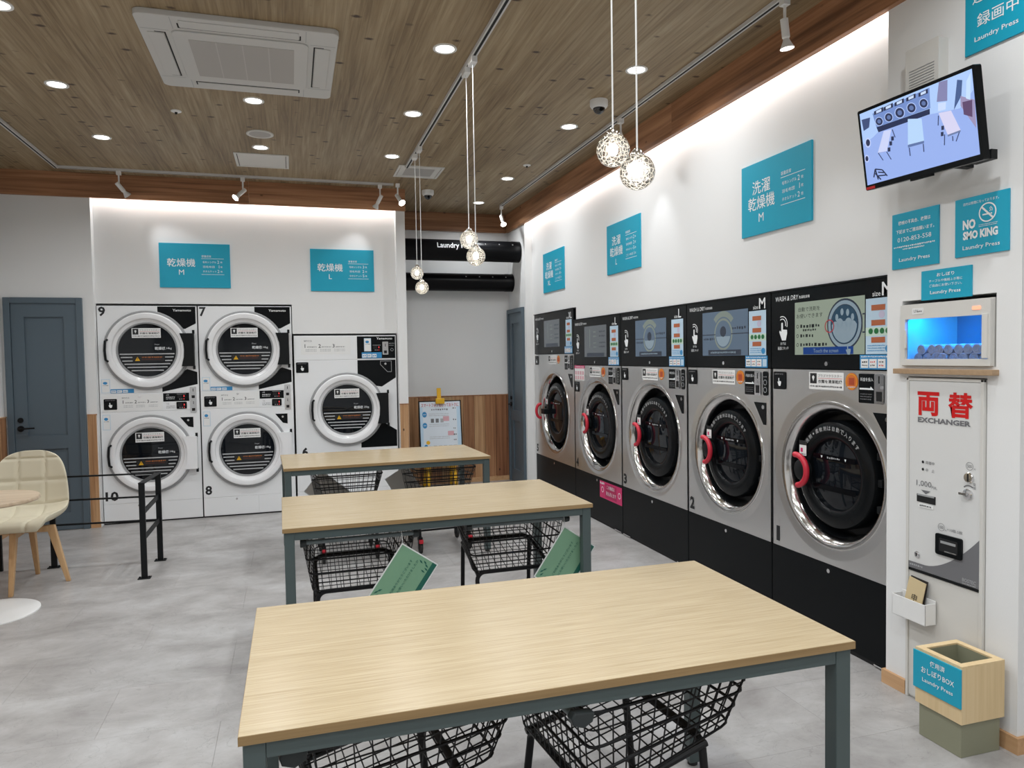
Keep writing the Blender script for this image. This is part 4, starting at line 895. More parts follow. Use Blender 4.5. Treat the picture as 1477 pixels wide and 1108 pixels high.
for cx_, cz_, rr_ in ((243, 512, 34), (322, 478, 36), (412, 440, 42), (508, 400, 40), (608, 362, 38)):
    for rad, col in ((rr_, (170, 190, 236)), (rr_*0.85, (40, 48, 80)), (rr_*0.45, (92, 112, 160))):
        shape([(cx_+rad*math.cos(a), cz_+rad*1.1*math.sin(a)) for a in [2*PI*k/14 for k in range(14)]], col)
    shape([(cx_-40, cz_-50), (cx_+36, cz_-82), (cx_+36, cz_-118), (cx_-40, cz_-80)], (40, 46, 74)); shape([(cx_-22, cz_-64), (cx_+20, cz_-82), (cx_+20, cz_-104), (cx_-22, cz_-84)], (196, 214, 246))
shape([(735, 190), (805, 170), (800, 340), (715, 350), (720, 300)], (128, 128, 168)); shape([(725, 360), (790, 350), (785, 410), (725, 425)], (196, 212, 246))
shape([(230, 765), (340, 575), (300, 755), (235, 768)], (150, 160, 206)); shape([(280, 590), (342, 575), (302, 752), (228, 766)], (196, 204, 238))
shape([(478, 490), (590, 485), (606, 665), (474, 700)], (176, 206, 240)); shape([(474, 700), (606, 665), (606, 685), (474, 722)], (92, 112, 160))
shape([(728, 440), (830, 418), (905, 575), (800, 615)], (206, 204, 232)); shape([(800, 615), (905, 575), (905, 590), (800, 630)], (104, 120, 160))
for a_, c_ in (((232, 768), (270, 828)), ((300, 758), (336, 820)), ((350, 575), (372, 640)), ((485, 722), (492, 790)), ((600, 690), (604, 756)), ((775, 612), (772, 700)), ((895, 592), (868, 668)), ((728, 460), (724, 540)), ((840, 625), (842, 665))):
    shape([(a_[0]-4, a_[1]), (a_[0]+4, a_[1]), (c_[0]+4, c_[1]), (c_[0]-4, c_[1])], (52, 62, 98))
for p in ((350, 650), (335, 690), (320, 740), (760, 560), (755, 610)): shape([(p[0]-10, p[1]-16), (p[0]+12, p[1]-20), (p[0]+12, p[1]+14), (p[0]-10, p[1]+18)], (40, 48, 78))
for a_, c_ in (((205, 900), (192, 968)), ((205, 900), (262, 905)), ((262, 905), (302, 955)), ((205, 900), (228, 985)), ((228, 925), (275, 928)), ((228, 955), (290, 948)), ((205, 935), (250, 985))):
    n_ = Vector((-(c_[1]-a_[1]), c_[0]-a_[0])).normalized()*5; shape([(a_[0]+n_.x, a_[1]+n_.y), (a_[0]-n_.x, a_[1]-n_.y), (c_[0]-n_.x, c_[1]-n_.y), (c_[0]+n_.x, c_[1]+n_.y)], (30, 38, 66))
for cx_, cz_, rr_ in ((152, 685, 34), (140, 815, 26)):
    for rad, col in ((rr_, (186, 200, 240)), (rr_*0.7, (38, 46, 80))): shape([(cx_+rad*0.7*math.cos(a), cz_+rad*1.2*math.sin(a)) for a in [2*PI*k/14 for k in range(14)]], col)
shape([(105, 500), (175, 480), (165, 560), (120, 590)], (60, 74, 116))
b.build('screen_picture', t)
# bracket
tb = thing('monitor_bracket', 'black steel wall bracket holding the screen', 'bracket', (XR, 2.293, 2.33), RIGHT)
MB().box(-0.11, 0.11, -0.012, 0, -0.09, 0.09, M_BLACKM).build('wall_plate', tb); MB().box(-0.02, 0.02, -0.105, -0.012, -0.02, 0.02, M_BLACKM).build('arm', tb); MB().box(0.16, 0.245, -0.075, -0.045, -0.135, -0.10, M_BLACKM).box(0.10, 0.16, -0.07, -0.05, -0.13, -0.105, M_BLACKM).box(0.08, 0.11, -0.07, 0.0, -0.13, -0.08, M_BLACKM).build('side_arm', tb)
# chime box above the screen
t = thing('chime_box', 'small ivory louvred box above the wall screen', 'box', (XR, 2.462, 2.50), RIGHT)
MB().rbox(0, 0.162, -0.05, 0, 0, 0.245, M_OFFWHITE, 0.008).build('casing', t)
b = MB()
for k in range(7): b.box(0.02, 0.142, -0.0515, -0.049, 0.085+k*0.011, 0.088+k*0.011, M_GREYRIM)
b.build('louvres', t)

# towel cabinet in its niche
t = thing('towel_cabinet', 'ivory hot towel cabinet glowing blue above the wooden shelf', 'towel warmer', (XR, 2.52, 1.433), RIGHT)
W, H = 0.433, 0.262; x0, x1, z0, z1 = 0.030, 0.418, 0.030, 0.198
b = MB(); b.box(0.004, W-0.004, 0.0, 0.30, 0, 0.012, M_OFFWHITE).box(0.004, W-0.004, 0.0, 0.30, H-0.012, H, M_OFFWHITE).box(0.004, 0.016, 0, 0.30, 0.012, H-0.012, M_OFFWHITE).box(W-0.016, W-0.004, 0, 0.30, 0.012, H-0.012, M_OFFWHITE).box(0.016, W-0.016, 0.285, 0.30, 0.012, H-0.012, mat('cabinet_liner', (0.16, 0.22, 0.30), 0.5)); b.build('casing', t)
d = MB(); d.box(0.006, x0, -0.018, 0.004, 0.003, H-0.003, M_OFFWHITE).box(x1, W-0.006, -0.018, 0.004, 0.003, H-0.003, M_OFFWHITE).box(x0, x1, -0.018, 0.004, 0.003, z0, M_OFFWHITE).box(x0, x1, -0.018, 0.004, z1, H-0.003, M_OFFWHITE); d = d.build('door_frame', t)
MB().box(x0, x1, -0.006, -0.003, z0, z1, M_PANE).build('pane', d)
MB().box(0.395, 0.418, -0.024, -0.012, z0+0.002, z1+0.004, M_OFFWHITE).build('handle', d, bev=0.002)
MB().box(0.028, 0.038, -0.022, -0.012, 0.075, 0.155, M_OFFWHITE).build('latch', d, bev=0.002)
b = MB(); b.rbox(0.068, 0.125, -0.0195, -0.018, 0.218, 0.243, M_WHITE, 0.004); b.text('UV', 0.078, 0.231, 0.012, M_INKG, -0.0205); b.ticks(0.097, 0.118, 0.229, 0.006, M_INKG, -0.0205, 2); b.build('maker_badge', d)
MB().rbox(0.352, 0.388, -0.0205, -0.018, 0.219, 0.233, mat('red_lamp', (0.6, 0.2, 0.15), 0.4, emis=(1, 0.35, 0.2), es=1.2), 0.004).build('pilot_lamp', d)
MB().box(0.03, 0.40, 0.02, 0.04, H-0.026, H-0.014, mat('uv_tube', (0.1, 0.3, 0.8), 0.4, emis=(0.02, 0.35, 1.0), es=14.0)).build('uv_tube', t)
lamp('uv_light', 'AREA', (0.217, 0.05, H-0.03), 2.2, t, 0.34, 0.03, col=(0.0, 0.25, 1.0), shape='RECTANGLE')
M_TOWEL = mat('towel_cloth', (0.42, 0.36, 0.40), 0.9)
def spiral(cx, cz, r, m):
    pts = []
    for k in range(40):
        a = k/39*2*PI*2.6; rr_ = r*(1-0.8*k/39); pts.append((cx+rr_*math.cos(a), -0.001, cz+rr_*math.sin(a)))
    return pts
tb_ = MB().cyl((0, 0, 0), 0.021, 0.0, 0.12, M_TOWEL, 'y', 18); tb_.tube(spiral(0, 0, 0.019, 0), 0.0022, M_TOWEL, 5); towel_me = tb_.mesh('rolled_towel')
ntow = 0
for rowi, (zz, n) in enumerate(((0.0335, 8), (0.0695, 7))):
    for k in range(n):
        lx = 0.052+k*0.0435+(0.022 if rowi else 0); ly = 0.02+R.uniform(0, 0.02)
        o = bpy.data.objects.new('rolled_towel', towel_me); C.objects.link(o)
        o.location = (XR+ly, 2.52-lx, 1.433+zz); o.rotation_euler = (0, R.uniform(-0.02, 0.02), RIGHT)
        tag(o, 'rolled towel %s from the left in the %s row of the blue cabinet' % (('first', 'second', 'third', 'fourth', 'fifth', 'sixth', 'seventh', 'eighth')[k], 'bottom' if rowi == 0 else 'top'), 'towel', 'rolled towels in the towel cabinet')
# dark joint above the cabinet and the shelf below
tag(MB().box(0, 0.468, -0.035, 0.002, 0, 0.022, M_SHELF).build('wall_shelf', bev=0.002, loc=(XR, 2.538, 1.400), rot=(0, 0, RIGHT)), 'narrow brown wooden ledge under the towel cabinet', 'shelf')

# money changer
t = thing('money_changer', 'tall white money changing machine set in the pier', 'money changer', (XR, 2.484, 0), RIGHT)
W, H = 0.363, 1.384
M_EXW = mat('changer_white', (0.70, 0.70, 0.69), 0.3); M_EXG = mat('changer_grey', (0.17, 0.17, 0.18), 0.4)
MB().box(0, W, -0.002, 0.35, 0.0, H, M_OFFWHITE).box(0, 0.012, -0.014, 0, 0.0, H, M_OFFWHITE).box(W-0.014, W, -0.014, 0, 0, H, M_OFFWHITE).box(0, W, -0.014, 0, H-0.012, H, M_OFFWHITE).build('housing', t, bev=0.002)
fp = MB().box(0.013, W-0.015, -0.010, 0, 0.566, H-0.013, M_EXW).build('front_plate', t)
MB().box(0.013, W-0.015, -0.008, 0, 0.01, 0.558, M_OFFWHITE).build('lower_plate', t)
MB().box(0.013, W-0.015, -0.0115, -0.002, 0.556, 0.568, M_BLACKM).build('seam_strip', t)
e = -0.0115
b = MB(); cur = []
for k in range(17):
    u = k/16; xx = 0.013+u*(W-0.028); cur.append((xx, 0.596+0.165*max(0, (u-0.25)/0.75)**1.7))
b.poly([(0.013, 0.569), (W-0.015, 0.569)]+cur[::-1], e, M_EXG); b.text('BOSTEC', 0.275, 0.588, 0.014, M_STRIPE, e-0.0006, w=0.06, bold=0.01); b.ticks(0.02, 0.085, 0.584, 0.008, M_STRIPE, e-0.0006, 2); b.ticks(0.275, 0.335, 0.574, 0.005, M_STRIPE, e-0.0006, 4); b.build('grey_wave', fp)
b = MB(); b.text('両', 0.055, 1.277, 0.100, M_INKR, e, w=0.107, bold=0.035).text('替', 0.204, 1.278, 0.102, M_INKR, e, w=0.112, bold=0.03).build('title_lettering', fp); b = MB(); b.text('EXCHANGER', 0.057, 1.208, 0.022, M_INKG, e, w=0.25, bold=0.04); b.build('title_lettering', fp); b = MB()
b.disc(0.084, 1.031, 0.006, e, M_INKK, 14).disc(0.084, 1.0, 0.006, e, M_INKK, 14).text('両替中', 0.098, 1.03, 0.014, M_INKG, e).text('中　止', 0.098, 0.999, 0.014, M_INKG, e); b.build('status_lettering', fp); b = MB()
b.text('1,000', 0.052, 0.938, 0.027, M_INKG, e, w=0.075).text('円札', 0.128, 0.93, 0.013, M_INKG, e); b.poly([(0.075, 0.912), (0.099, 0.897), (0.123, 0.912)], e, M_INKG); b.build('note_lettering', fp); b = MB()
b.ring(0.303, 1.043, 0.0145, 0.016, e, M_INKG, 24).text('500', 0.303, 1.043, 0.012, M_INKG, e, align='C', w=0.02).text('円', 0.322, 1.033, 0.007, M_INKG, e); b.text('返却', 0.325, 0.955, 0.012, M_INKG, e, rot=PI/2); b.ring(0.30, 0.938, 0.026, 0.031, e, M_INKG, 12, 0.9, 2.4); b.build('coin_lettering', fp); b = MB()
b.ring(0.176, 0.775, 0.0145, 0.016, e, M_INKG, 24).text('100', 0.176, 0.775, 0.012, M_INKG, e, align='C', w=0.02).text('円', 0.194, 0.765, 0.007, M_INKG, e).text('×10枚.5枚', 0.204, 0.772, 0.013, M_INKG, e, w=0.07); b.build('coin_lettering', fp)
b = MB(); b.box(0.055, 0.147, -0.0125, 0, 0.86, 0.893, M_DARK).box(0.06, 0.142, -0.014, 0, 0.887, 0.894, M_GREYRIM); b.build('note_slot', fp)
b = MB(); b.rbox(0.064, 0.137, -0.0122, -0.01, 0.838, 0.855, M_PAPER, 0.003); b.ticks(0.07, 0.132, 0.8465, 0.007, M_INKK, -0.013, 2); b.build('slot_label', fp)
MB().lathe([(0.022, -0.010), (0.022, -0.014), (0.018, -0.018), (0.0001, -0.018)], M_CHROME, (0.301, 0, 0.998), 'y', 24).box(0.2985, 0.3035, -0.0195, -0.017, 0.983, 1.013, M_DARK).build('coin_slot', fp)
MB().lathe([(0.021, -0.010), (0.021, -0.016), (0.012, -0.020), (0.0001, -0.020)], M_CHROME, (0.298, 0, 0.933), 'y', 24).box(0.272, 0.306, -0.032, -0.018, 0.929, 0.938, M_CHROME).build('return_lever', fp)
b = MB(); b.rbox(0.153, 0.276, -0.018, -0.008, 0.662, 0.748, M_BLACK, 0.008).rbox(0.172, 0.258, -0.0188, -0.0178, 0.678, 0.732, M_DARK, 0.004).box(0.180, 0.250, -0.020, -0.0185, 0.712, 0.722, M_GREYRIM).box(0.20, 0.255, -0.021, -0.0185, 0.679, 0.684, M_CHROME); b.build('coin_tray', fp)
MB().lathe([(0.014, -0.010), (0.014, -0.014), (0.010, -0.017), (0.0001, -0.017)], M_CHROME, (0.058, 0, 0.632), 'y', 20).box(0.056, 0.060, -0.0185, -0.016, 0.625, 0.639, M_DARK).build('lock', fp)
# leaflet pocket on the changer and the leaflets in it
t = thing('leaflet_pocket', 'white plastic leaflet pocket stuck on the money changer', 'holder', (XR-0.0148, 2.50, 0.362), RIGHT)
b = MB(); th = 0.003; D = 0.056; PW = 0.172
b.box(0, PW, -th, 0, 0, 0.10, M_WHITE).box(0, PW, -D, -D+th, 0.0, 0.088, M_WHITE).box(0, th, -D, -th, 0, 0.09, M_WHITE).box(PW-th, PW, -D, -th, 0, 0.09, M_WHITE).box(0, PW, -D, 0, 0, th, M_WHITE); b.build('pocket', t, bev=0.0012)
for k, (col, dx, dy, rr_) in enumerate((((srgb(206, 186, 146)), 0.052, -0.034, 0.10), ((srgb(46, 40, 36)), 0.060, -0.022, 0.05))):
    o = thing('leaflet', ['tan folded leaflet standing in the white pocket', 'dark leaflet behind the tan one in the pocket'][k], 'leaflet', (XR-0.0148+dy, 2.50-dx+0.02, 0.362+0.004), RIGHT)
    o.rotation_euler = (-0.12, rr_*1.3, RIGHT)
    bb = MB().box(0, 0.085, -0.004, 0.0, 0, 0.172, mat('leaflet_%d' % k, col, 0.55)); bb.build('cover', o)
    if k == 0: MB().text('申', 0.045, 0.095, 0.03, M_INKK, -0.0052, align='C').text('込', 0.045, 0.052, 0.03, M_INKK, -0.0052, align='C').build('lettering', o)

# used towel bin
t = thing('towel_bin', 'square wooden bin on a grey green base below the money changer', 'bin', (2.30, 2.012, 0), 0)
MB().box(0.010, 0.196, 0.010, 0.196, 0.0, 0.135, M_OLIVE).build('base', t, bev=0.002)
b = MB(); S = 0.205; th = 0.009
b.box(0, S, 0, th, 0.130, 0.340, M_BINW).box(0, S, S-th, S, 0.130, 0.340, M_BINW).box(0, th, th, S-th, 0.130, 0.340, M_BINW).box(S-th, S, th, S-th, 0.13, 0.34, M_BINW); b.build('wooden_sleeve', t)
b = MB(); r0 = 0.026
b.box(0, S, 0, r0, 0.340, 0.346, M_BINW).box(0, S, S-r0, S, 0.340, 0.346, M_BINW).box(0, r0, r0, S-r0, 0.340, 0.346, M_BINW).box(S-r0, S, r0, S-r0, 0.340, 0.346, M_BINW); b.build('rim', t)
b = MB(); b.box(r0, r0+0.002, r0, S-r0, 0.14, 0.339, M_OLIVE).box(S-r0-0.002, S-r0, r0, S-r0, 0.14, 0.339, M_OLIVE).box(r0, S-r0, r0, r0+0.002, 0.14, 0.339, M_OLIVE).box(r0, S-r0, S-r0-0.002, S-r0, 0.14, 0.339, M_OLIVE).box(r0, S-r0, r0, S-r0, 0.138, 0.142, M_OLIVE); b.build('liner', t)
def s_bin(b, y):
    b.text('使用済', 0.112, 0.118, 0.022, M_INKW, y, align='C', w=0.066, bold=0.012); b.text('おしぼりBOX', 0.112, 0.082, 0.024, M_INKW, y, align='C', w=0.145, bold=0.012); b.text('Laundry Press', 0.112, 0.042, 0.02, M_INKW, y, align='C', w=0.135, bold=0.008)
board('teal used towel sign fixed on the wooden bin', 0.212, 0.146, (2.2995, 2.222, 0.190), RIGHT, s_bin, 0.006)

# ================================================================== TABLES
def table(label, cx, cy_, rz):
    t = thing('folding_table', label, 'table', (cx, cy_, 0), rz, 'wood topped laundry tables')
    W, D, H = 1.52, 0.80, 0.74; w2, d2 = W/2, D/2
    tt = MB().box(-w2+0.001, w2-0.001, -d2+0.001, d2-0.001, H-0.020, H, M_TABLE).build('table_top', t)
    MB().box(-w2, w2, -d2, -d2+0.001, H-0.020, H-0.001, M_EDGE_SHADE).box(-w2, w2, d2-0.001, d2, H-0.020, H-0.001, M_EDGE_SHADE).box(-w2, -w2+0.001, -d2+0.001, d2-0.001, H-0.020, H-0.001, M_EDGE_SHADE).box(w2-0.001, w2, -d2+0.001, d2-0.001, H-0.020, H-0.001, M_EDGE_SHADE).build('edge_band', tt)
    s = 0.045; i = 0.008
    for sx in (-1, 1):
        for sy_ in (-1, 1):
            x = sx*(w2-i-s/2); y = sy_*(d2-i-s/2)
            lg = MB().box(x-s/2, x+s/2, y-s/2, y+s/2, 0.014, H-0.0205, M_FRAME).build('leg', t, bev=0.003)
            MB().cyl((x, y, 0), 0.018, 0, 0.014, M_RUBBER, 'z', 16).build('foot', lg)
    z0, z1 = H-0.058, H-0.0205
    for sy_ in (-1, 1):
        y = sy_*(d2-i-0.016); MB().box(-w2+i+s, w2-i-s, y-0.014, y+0.014, z0, z1, M_FRAME).build('rail', t, bev=0.002)
    for sx in (-1, 1):
        x = sx*(w2-i-0.016); MB().box(x-0.014, x+0.014, -d2+i+s, d2-i-s, z0, z1, M_FRAME).build('rail', t, bev=0.002)
    return t
table('nearest of the wood topped laundry tables', 0.636, 1.937, -0.002)
table('middle one of the wood topped laundry tables', 0.692, 3.806, 0.015)
table('farthest of the wood topped laundry tables, before dryer 6', 0.667, 5.722, 0.040)

# ================================================================== CARTS
def lerp(a, b, u): return a+(b-a)*u
def make_cart():
    t = thing('laundry_cart', '', 'cart', (0, 0, 0), 0, 'black wire laundry carts under the tables')
    # loop of the basket at height fraction u (0 bottom, 1 top): rounded trapezoid
    def corner(u):
        hw0, hw1 = lerp(0.225, 0.268, u), lerp(0.190, 0.232, u); y0, y1 = lerp(0.055, 0.020, u), lerp(0.495, 0.540, u)
        za, zb = lerp(0.405, 0.655, u), lerp(0.505, 0.655, u)
        return hw0, hw1, y0, y1, za, zb
    def loop(u, rc=0.035):
        hw0, hw1, y0, y1, za, zb = corner(u)
        P = [(-hw0, y0, za), (hw0, y0, za), (hw1, y1, zb), (-hw1, y1, zb)]; out = []
        for i in range(4):
            p = Vector(P[i]); a = (Vector(P[i-1])-p).normalized(); c = (Vector(P[(i+1) % 4])-p).normalized()
            for k in range(5):
                v = k/4; q0 = p+a*rc*(1-v); q1 = p+c*rc*v; out.append(tuple(lerp(q0, q1, 0.5) if 0 < v < 1 else (q0 if v == 0 else q1)))
        return out
    MB().tube(loop(1.0), 0.0052, M_CART, 6, True).build('top_rim', t)
    for u in (0.62, 0.34): MB().tube(loop(u), 0.0044, M_CART, 6, True).build('side_rim', t)
    b = MB(); b.tube(loop(0.0), 0.0036, M_CART, 6, True)
    rw = 0.0021
    def side(p, q, n, skip0=0.03):
        for k in range(n+1):
            v = k/n
            pts = []
            for u in (0.0, 1.0):
                hw0, hw1, y0, y1, za, zb = corner(u); P = [(-hw0, y0, za), (hw0, y0, za), (hw1, y1, zb), (-hw1, y1, zb)]
                pts.append(tuple(lerp(Vector(P[p]), Vector(P[q]), lerp(0.05, 0.95, v))))
            b.tube(pts, rw, M_CART, 4)
    side(0, 1, 13); side(1, 2, 11); side(2, 3, 11); side(3, 0, 11)
    for u in (0.15, 0.81): b.tube(loop(u), rw, M_CART, 4, True)
    hw0, hw1, y0, y1, za, zb = corner(0)
    for k in range(1, 10):
        v = k/10; b.tube([(lerp(-hw0, hw0, v), y0, za), (lerp(-hw1, hw1, v), y1, zb)], rw, M_CART, 4)
    for k in range(1, 12):
        v = k/12; hw = lerp(hw0, hw1, v); b.tube([(-hw, lerp(y0, y1, v), lerp(za, zb, v)), (hw, lerp(y0, y1, v), lerp(za, zb, v))], rw, M_CART, 4)
    o = b.build('wire_basket', t); o['kind'] = 'stuff'
    h = MB().tube([(-0.262, -0.012, 0.657), (0.262, -0.012, 0.657)], 0.011, M_CARTBAR, 12).build('handle', t)
    for s in (-1, 1):
        pts = [(-0.022, 0.640), (0.004, 0.630), (0.028, 0.642), (0.034, 0.664), (-0.020, 0.671), (-0.028, 0.657)]
        v = []
        b = MB(); L = len(pts); x0, x1 = s*0.248, s*0.276
        b.add([(x0, y, z) for y, z in pts]+[(x1, y, z) for y, z in pts], [tuple(range(L)), tuple(reversed(range(L, 2*L)))]+[(k, L+k, L+(k+1) % L, (k+1) % L) for k in range(L)], mat('cart_cap', srgb(40, 46, 47), 0.5)); b.build('handle_cap', t, bev=0.004)
    def arch(hw, y, ztop, y2, zb):
        r = 0.04; pts = [(-hw, y2, zb)]
        for k in range(6): a = PI-k*PI/2/5; pts.append((-hw+r+r*math.cos(a), y, ztop-r+r*math.sin(a)))
        for k in range(6): a = PI/2-k*PI/2/5; pts.append((hw-r+r*math.cos(a), y, ztop-r+r*math.sin(a)))
        pts.append((hw, y2, zb)); return pts
    MB().tube(arch(0.20, 0.075, 0.392, 0.045, 0.125), 0.0115, M_CART, 10).build('rear_frame', t)
    MB().tube(arch(0.195, 0.40, 0.480, 0.430, 0.125), 0.0115, M_CART, 10).build('front_frame', t)
    for s in (-1, 1):
        MB().tube([(s*0.195, 0.045, 0.135), (s*0.195, 0.24, 0.128), (s*0.195, 0.43, 0.135)], 0.0105, M_CART, 8).build('lower_rail', t)
        MB().tube([(s*0.20, 0.06, 0.385), (s*0.195, 0.41, 0.468)], 0.0105, M_CART, 8).build('basket_rail', t)
    MB().tube([(-0.195, 0.24, 0.128), (0.195, 0.24, 0.128)], 0.008, M_CART, 8).build('cross_rail', t)
    for s in (-1, 1):
        for y in (0.05, 0.425):
            b = MB(); b.box(s*0.195-0.017, s*0.195+0.017, y-0.02, y+0.02, 0.100, 0.124, M_CART); b.box(s*0.195-0.017, s*0.195-0.013, y-0.005, y+0.032, 0.035, 0.105, M_CART).box(s*0.195+0.013, s*0.195+0.017, y-0.005, y+0.032, 0.035, 0.105, M_CART)
            c = b.build('caster', t)
            MB().lathe([(0.0001, -0.011), (0.038, -0.011), (0.042, -0.006), (0.042, 0.006), (0.038, 0.011), (0.0001, 0.011)], M_RUBBER, (s*0.195, y+0.015, 0.042), 'x', 20).build('wheel', c)
            if y > 0.3: MB().box(s*0.195-0.015, s*0.195+0.015, y+0.03, y+0.056, 0.084, 0.112, mat('brake_red', srgb(190, 24, 44), 0.4)).build('brake_tab', c, bev=0.003)
    return t
cart0 = make_cart(); index_kids(cart0)
carts = [
    ('wire cart at the left under the nearest table', (-0.048, 1.858, 0), -PI/2+0.10),
    ('wire cart at the right under the nearest table', (0.598, 1.815, 0), -PI/2+0.10),
    ('wire cart at the left under the middle table, its green tag in full view', (0.290, 3.47, 0), 0.02),
    ('wire cart at the right under the middle table, its tag beside the table leg', (1.085, 3.515, 0), 0.015),
    ('wire cart at the left under the farthest table, before dryer 6', (0.370, 5.90, 0), PI+0.03),
    ('wire cart at the right under the farthest table, before the poster stand', (1.080, 5.93, 0), PI+0.05),
]
cart_objs = []
for i, (lab, loc, rz) in enumerate(carts):
    o = cart0 if i == 0 else copy_tree(cart0)
    o['label'] = lab; o.location = loc; o.rotation_euler = (0, 0, rz); cart_objs.append(o)
# tags hanging from the handles by a corner
def hang_tag(label, loc, rz, ang):
    t = thing('hanging_tag', label, 'tag', loc, rz, 'laminated tags on the cart handles')
    W, H = 0.300, 0.212; o = MB()
    # card hangs from its top corner (local origin); local u runs down-left, v down-right
    ca, sa = math.cos(ang), math.sin(ang)
    def P(u, v): return (-u*ca+v*sa, -u*sa-v*ca)
    def quad(u0, u1, v0, v1): return [P(u1, v0), P(u1, v1), P(u0, v1), P(u0, v0)]
    d = 0.036
    b = MB(); b.prism([(x, z-d) for x, z in quad(0, W, 0, H)], -0.001, 0.001, mat('laminate_edge', (0.72, 0.74, 0.72), 0.3)); b.build('laminate', t)
    b = MB(); b.poly([(x, z-d) for x, z in quad(0.006, W-0.006, 0.006, H-0.006)], -0.0016, M_SAGE)
    b.poly([(x, z-d) for x, z in quad(0.006, W-0.006, H-0.03, H-0.006)], -0.0021, M_DKGREEN); b.poly([(x, z-d) for x, z in quad(0.0065, W-0.0065, 0.0065, H-0.0065)], 0.0016, M_OFFWHITE); b.build('card_print', t)
    b = MB(); rot = ang
    def put(s, u, v, h, m, w=None):
        x, z = P(u, v); b.text(s, x, z-d, h, m, -0.0026, rot=rot, w=w, align='L')
    put('ご利用ありがとうございます', 0.245, 0.085, 0.013, M_DKGREEN, 0.20); put('快適にお使いいただけましたか', 0.262, 0.112, 0.013, M_DKGREEN, 0.23)
    for (uu, vv) in ((0.27, 0.03), (0.255, 0.022), (0.24, 0.032), (0.278, 0.05), (0.035, 0.165), (0.05, 0.172), (0.024, 0.15), (0.065, 0.163), (0.03, 0.13)):
        x, z = P(uu, vv); q = ang+1.0+uu*6; l = 0.013
        b.poly([(x-l*math.cos(q), z-d-l*math.sin(q)), (x+0.004*math.sin(q), z-d-0.004*math.cos(q)), (x+l*math.cos(q), z-d+l*math.sin(q)), (x-0.004*math.sin(q), z-d+0.004*math.cos(q))], -0.0026, M_DKGREEN)
    b.build('print_marks', t)
    MB().tube([(0, 0, -d-0.008), (0.002, -0.002, -0.018), (0.0, 0.004, 0.010), (0.0, 0.013, 0.014), (0.0, 0.024, 0.002), (0.0, 0.012, -0.014), (0, 0, -0.022)], 0.0014, M_WHITE, 5).build('tie', t)
    return t
A_T = math.radians(55)
hang_tag('green laminated tag on the left cart under the middle table', (0.480, 3.432, 0.657), 0.02, A_T)
hang_tag('green laminated tag on the right cart, half hidden by the table leg', (1.325, 3.482, 0.657), 0.015, A_T)
hang_tag('grey backed tag hanging at the left of the farthest table', (0.20, 5.935, 0.657), PI+0.03, math.radians(40))
hang_tag('grey backed tag hanging between the two farthest carts', (0.885, 5.95, 0.657), PI+0.05, math.radians(60))

# ================================================================== POSTER STAND
t = thing('poster_stand', 'yellow easel holding a framed white instruction poster in the alcove', 'poster stand', (1.60, 8.05, 0), -0.03)
tl = 0.14
def ez(z, off=0.0): return z*math.tan(tl)+off
for s in (-1, 1):
    MB().bar((s*0.16, 0.0, 0.0), (s*0.10, ez(0.95), 0.95), 0.035, 0.022, M_YELLOW).build('front_leg', t)
    MB().bar((s*0.16, 0.33, 0.0), (s*0.10, ez(0.93, 0.012), 0.93), 0.035, 0.022, M_YELLOW).build('back_leg', t)
MB().bar((0, ez(0.90), 0.90), (0, ez(1.15), 1.15), 0.045, 0.022, M_YELLOW).build('mast', t)
MB().box(-0.05, 0.05, ez(1.0)-0.075, ez(1.0)-0.015, 0.975, 1.035, M_YELLOW).build('clip', t, bev=0.004)
MB().box(-0.20, 0.20, ez(0.30)-0.06, ez(0.30)+0.02, 0.27, 0.33, M_YELLOW).build('tray', t, bev=0.004)
pb = MB().box(-0.245, 0.245, -0.010, 0.006, 0, 0.69, M_BLACKM).build('poster_board', t); pb.location = (0, ez(0.33)-0.026, 0.325); pb.rotation_euler = (-tl, 0, 0)
b = MB(); y = -0.0115; e = -0.0122
M_POST = mat('glossy_poster', srgb(222, 230, 238), 0.12)
b.rect(-0.232, 0.232, 0.012, 0.678, y, M_POST); b.rect(-0.232, -0.20, 0.012, 0.62, e, M_CYAN).rect(0.19, 0.232, 0.012, 0.62, e, M_CYAN)
b.text('スマートフォンを使っておトクに', 0, 0.640, 0.045, mat('crimson_ink', srgb(200, 40, 70), 0.4), e-0.0006, align='C', w=0.43, bold=0.01); b.ticks(-0.10, 0.10, 0.588, 0.02, M_INKG, e, 3)
for zz in (0.535, 0.41): b.disc(-0.18, zz, 0.026, e-0.0006, M_BLUE, 20, 0.032); b.ticks(-0.196, -0.164, zz, 0.009, M_INKW, e-0.0012, 2)
for zz in (0.54, 0.52, 0.42, 0.40, 0.28, 0.26, 0.10, 0.05): b.ticks(-0.13, 0.10, zz, 0.009, M_STRIPE, e, int(zz*100))
for k in range(3): b.rect(-0.11+0.055*k, -0.075+0.055*k, 0.44, 0.485, e, M_INKG if k < 2 else M_STRIPE)
for k in range(5): b.rect(-0.09+0.058*k, -0.05+0.058*k, 0.14, 0.18, e, M_STRIPE)
b.rect(0.03, 0.10, 0.455, 0.51, e, mat('rose_print', srgb(216, 168, 176), 0.5)); b.rect(0.08, 0.15, 0.29, 0.34, e, mat('rose_print', srgb(216, 168, 176), 0.5))
b.disc(-0.15, 0.215, 0.022, e, M_YELLOW, 16); b.disc(-0.175, 0.175, 0.02, e, M_BLUE, 16)
for zz in (0.60, 0.47, 0.37, 0.30, 0.24, 0.16, 0.08): b.ticks(0.145, 0.18, zz, 0.018, M_INKG, e, int(zz*77))
b.build('poster', pb)

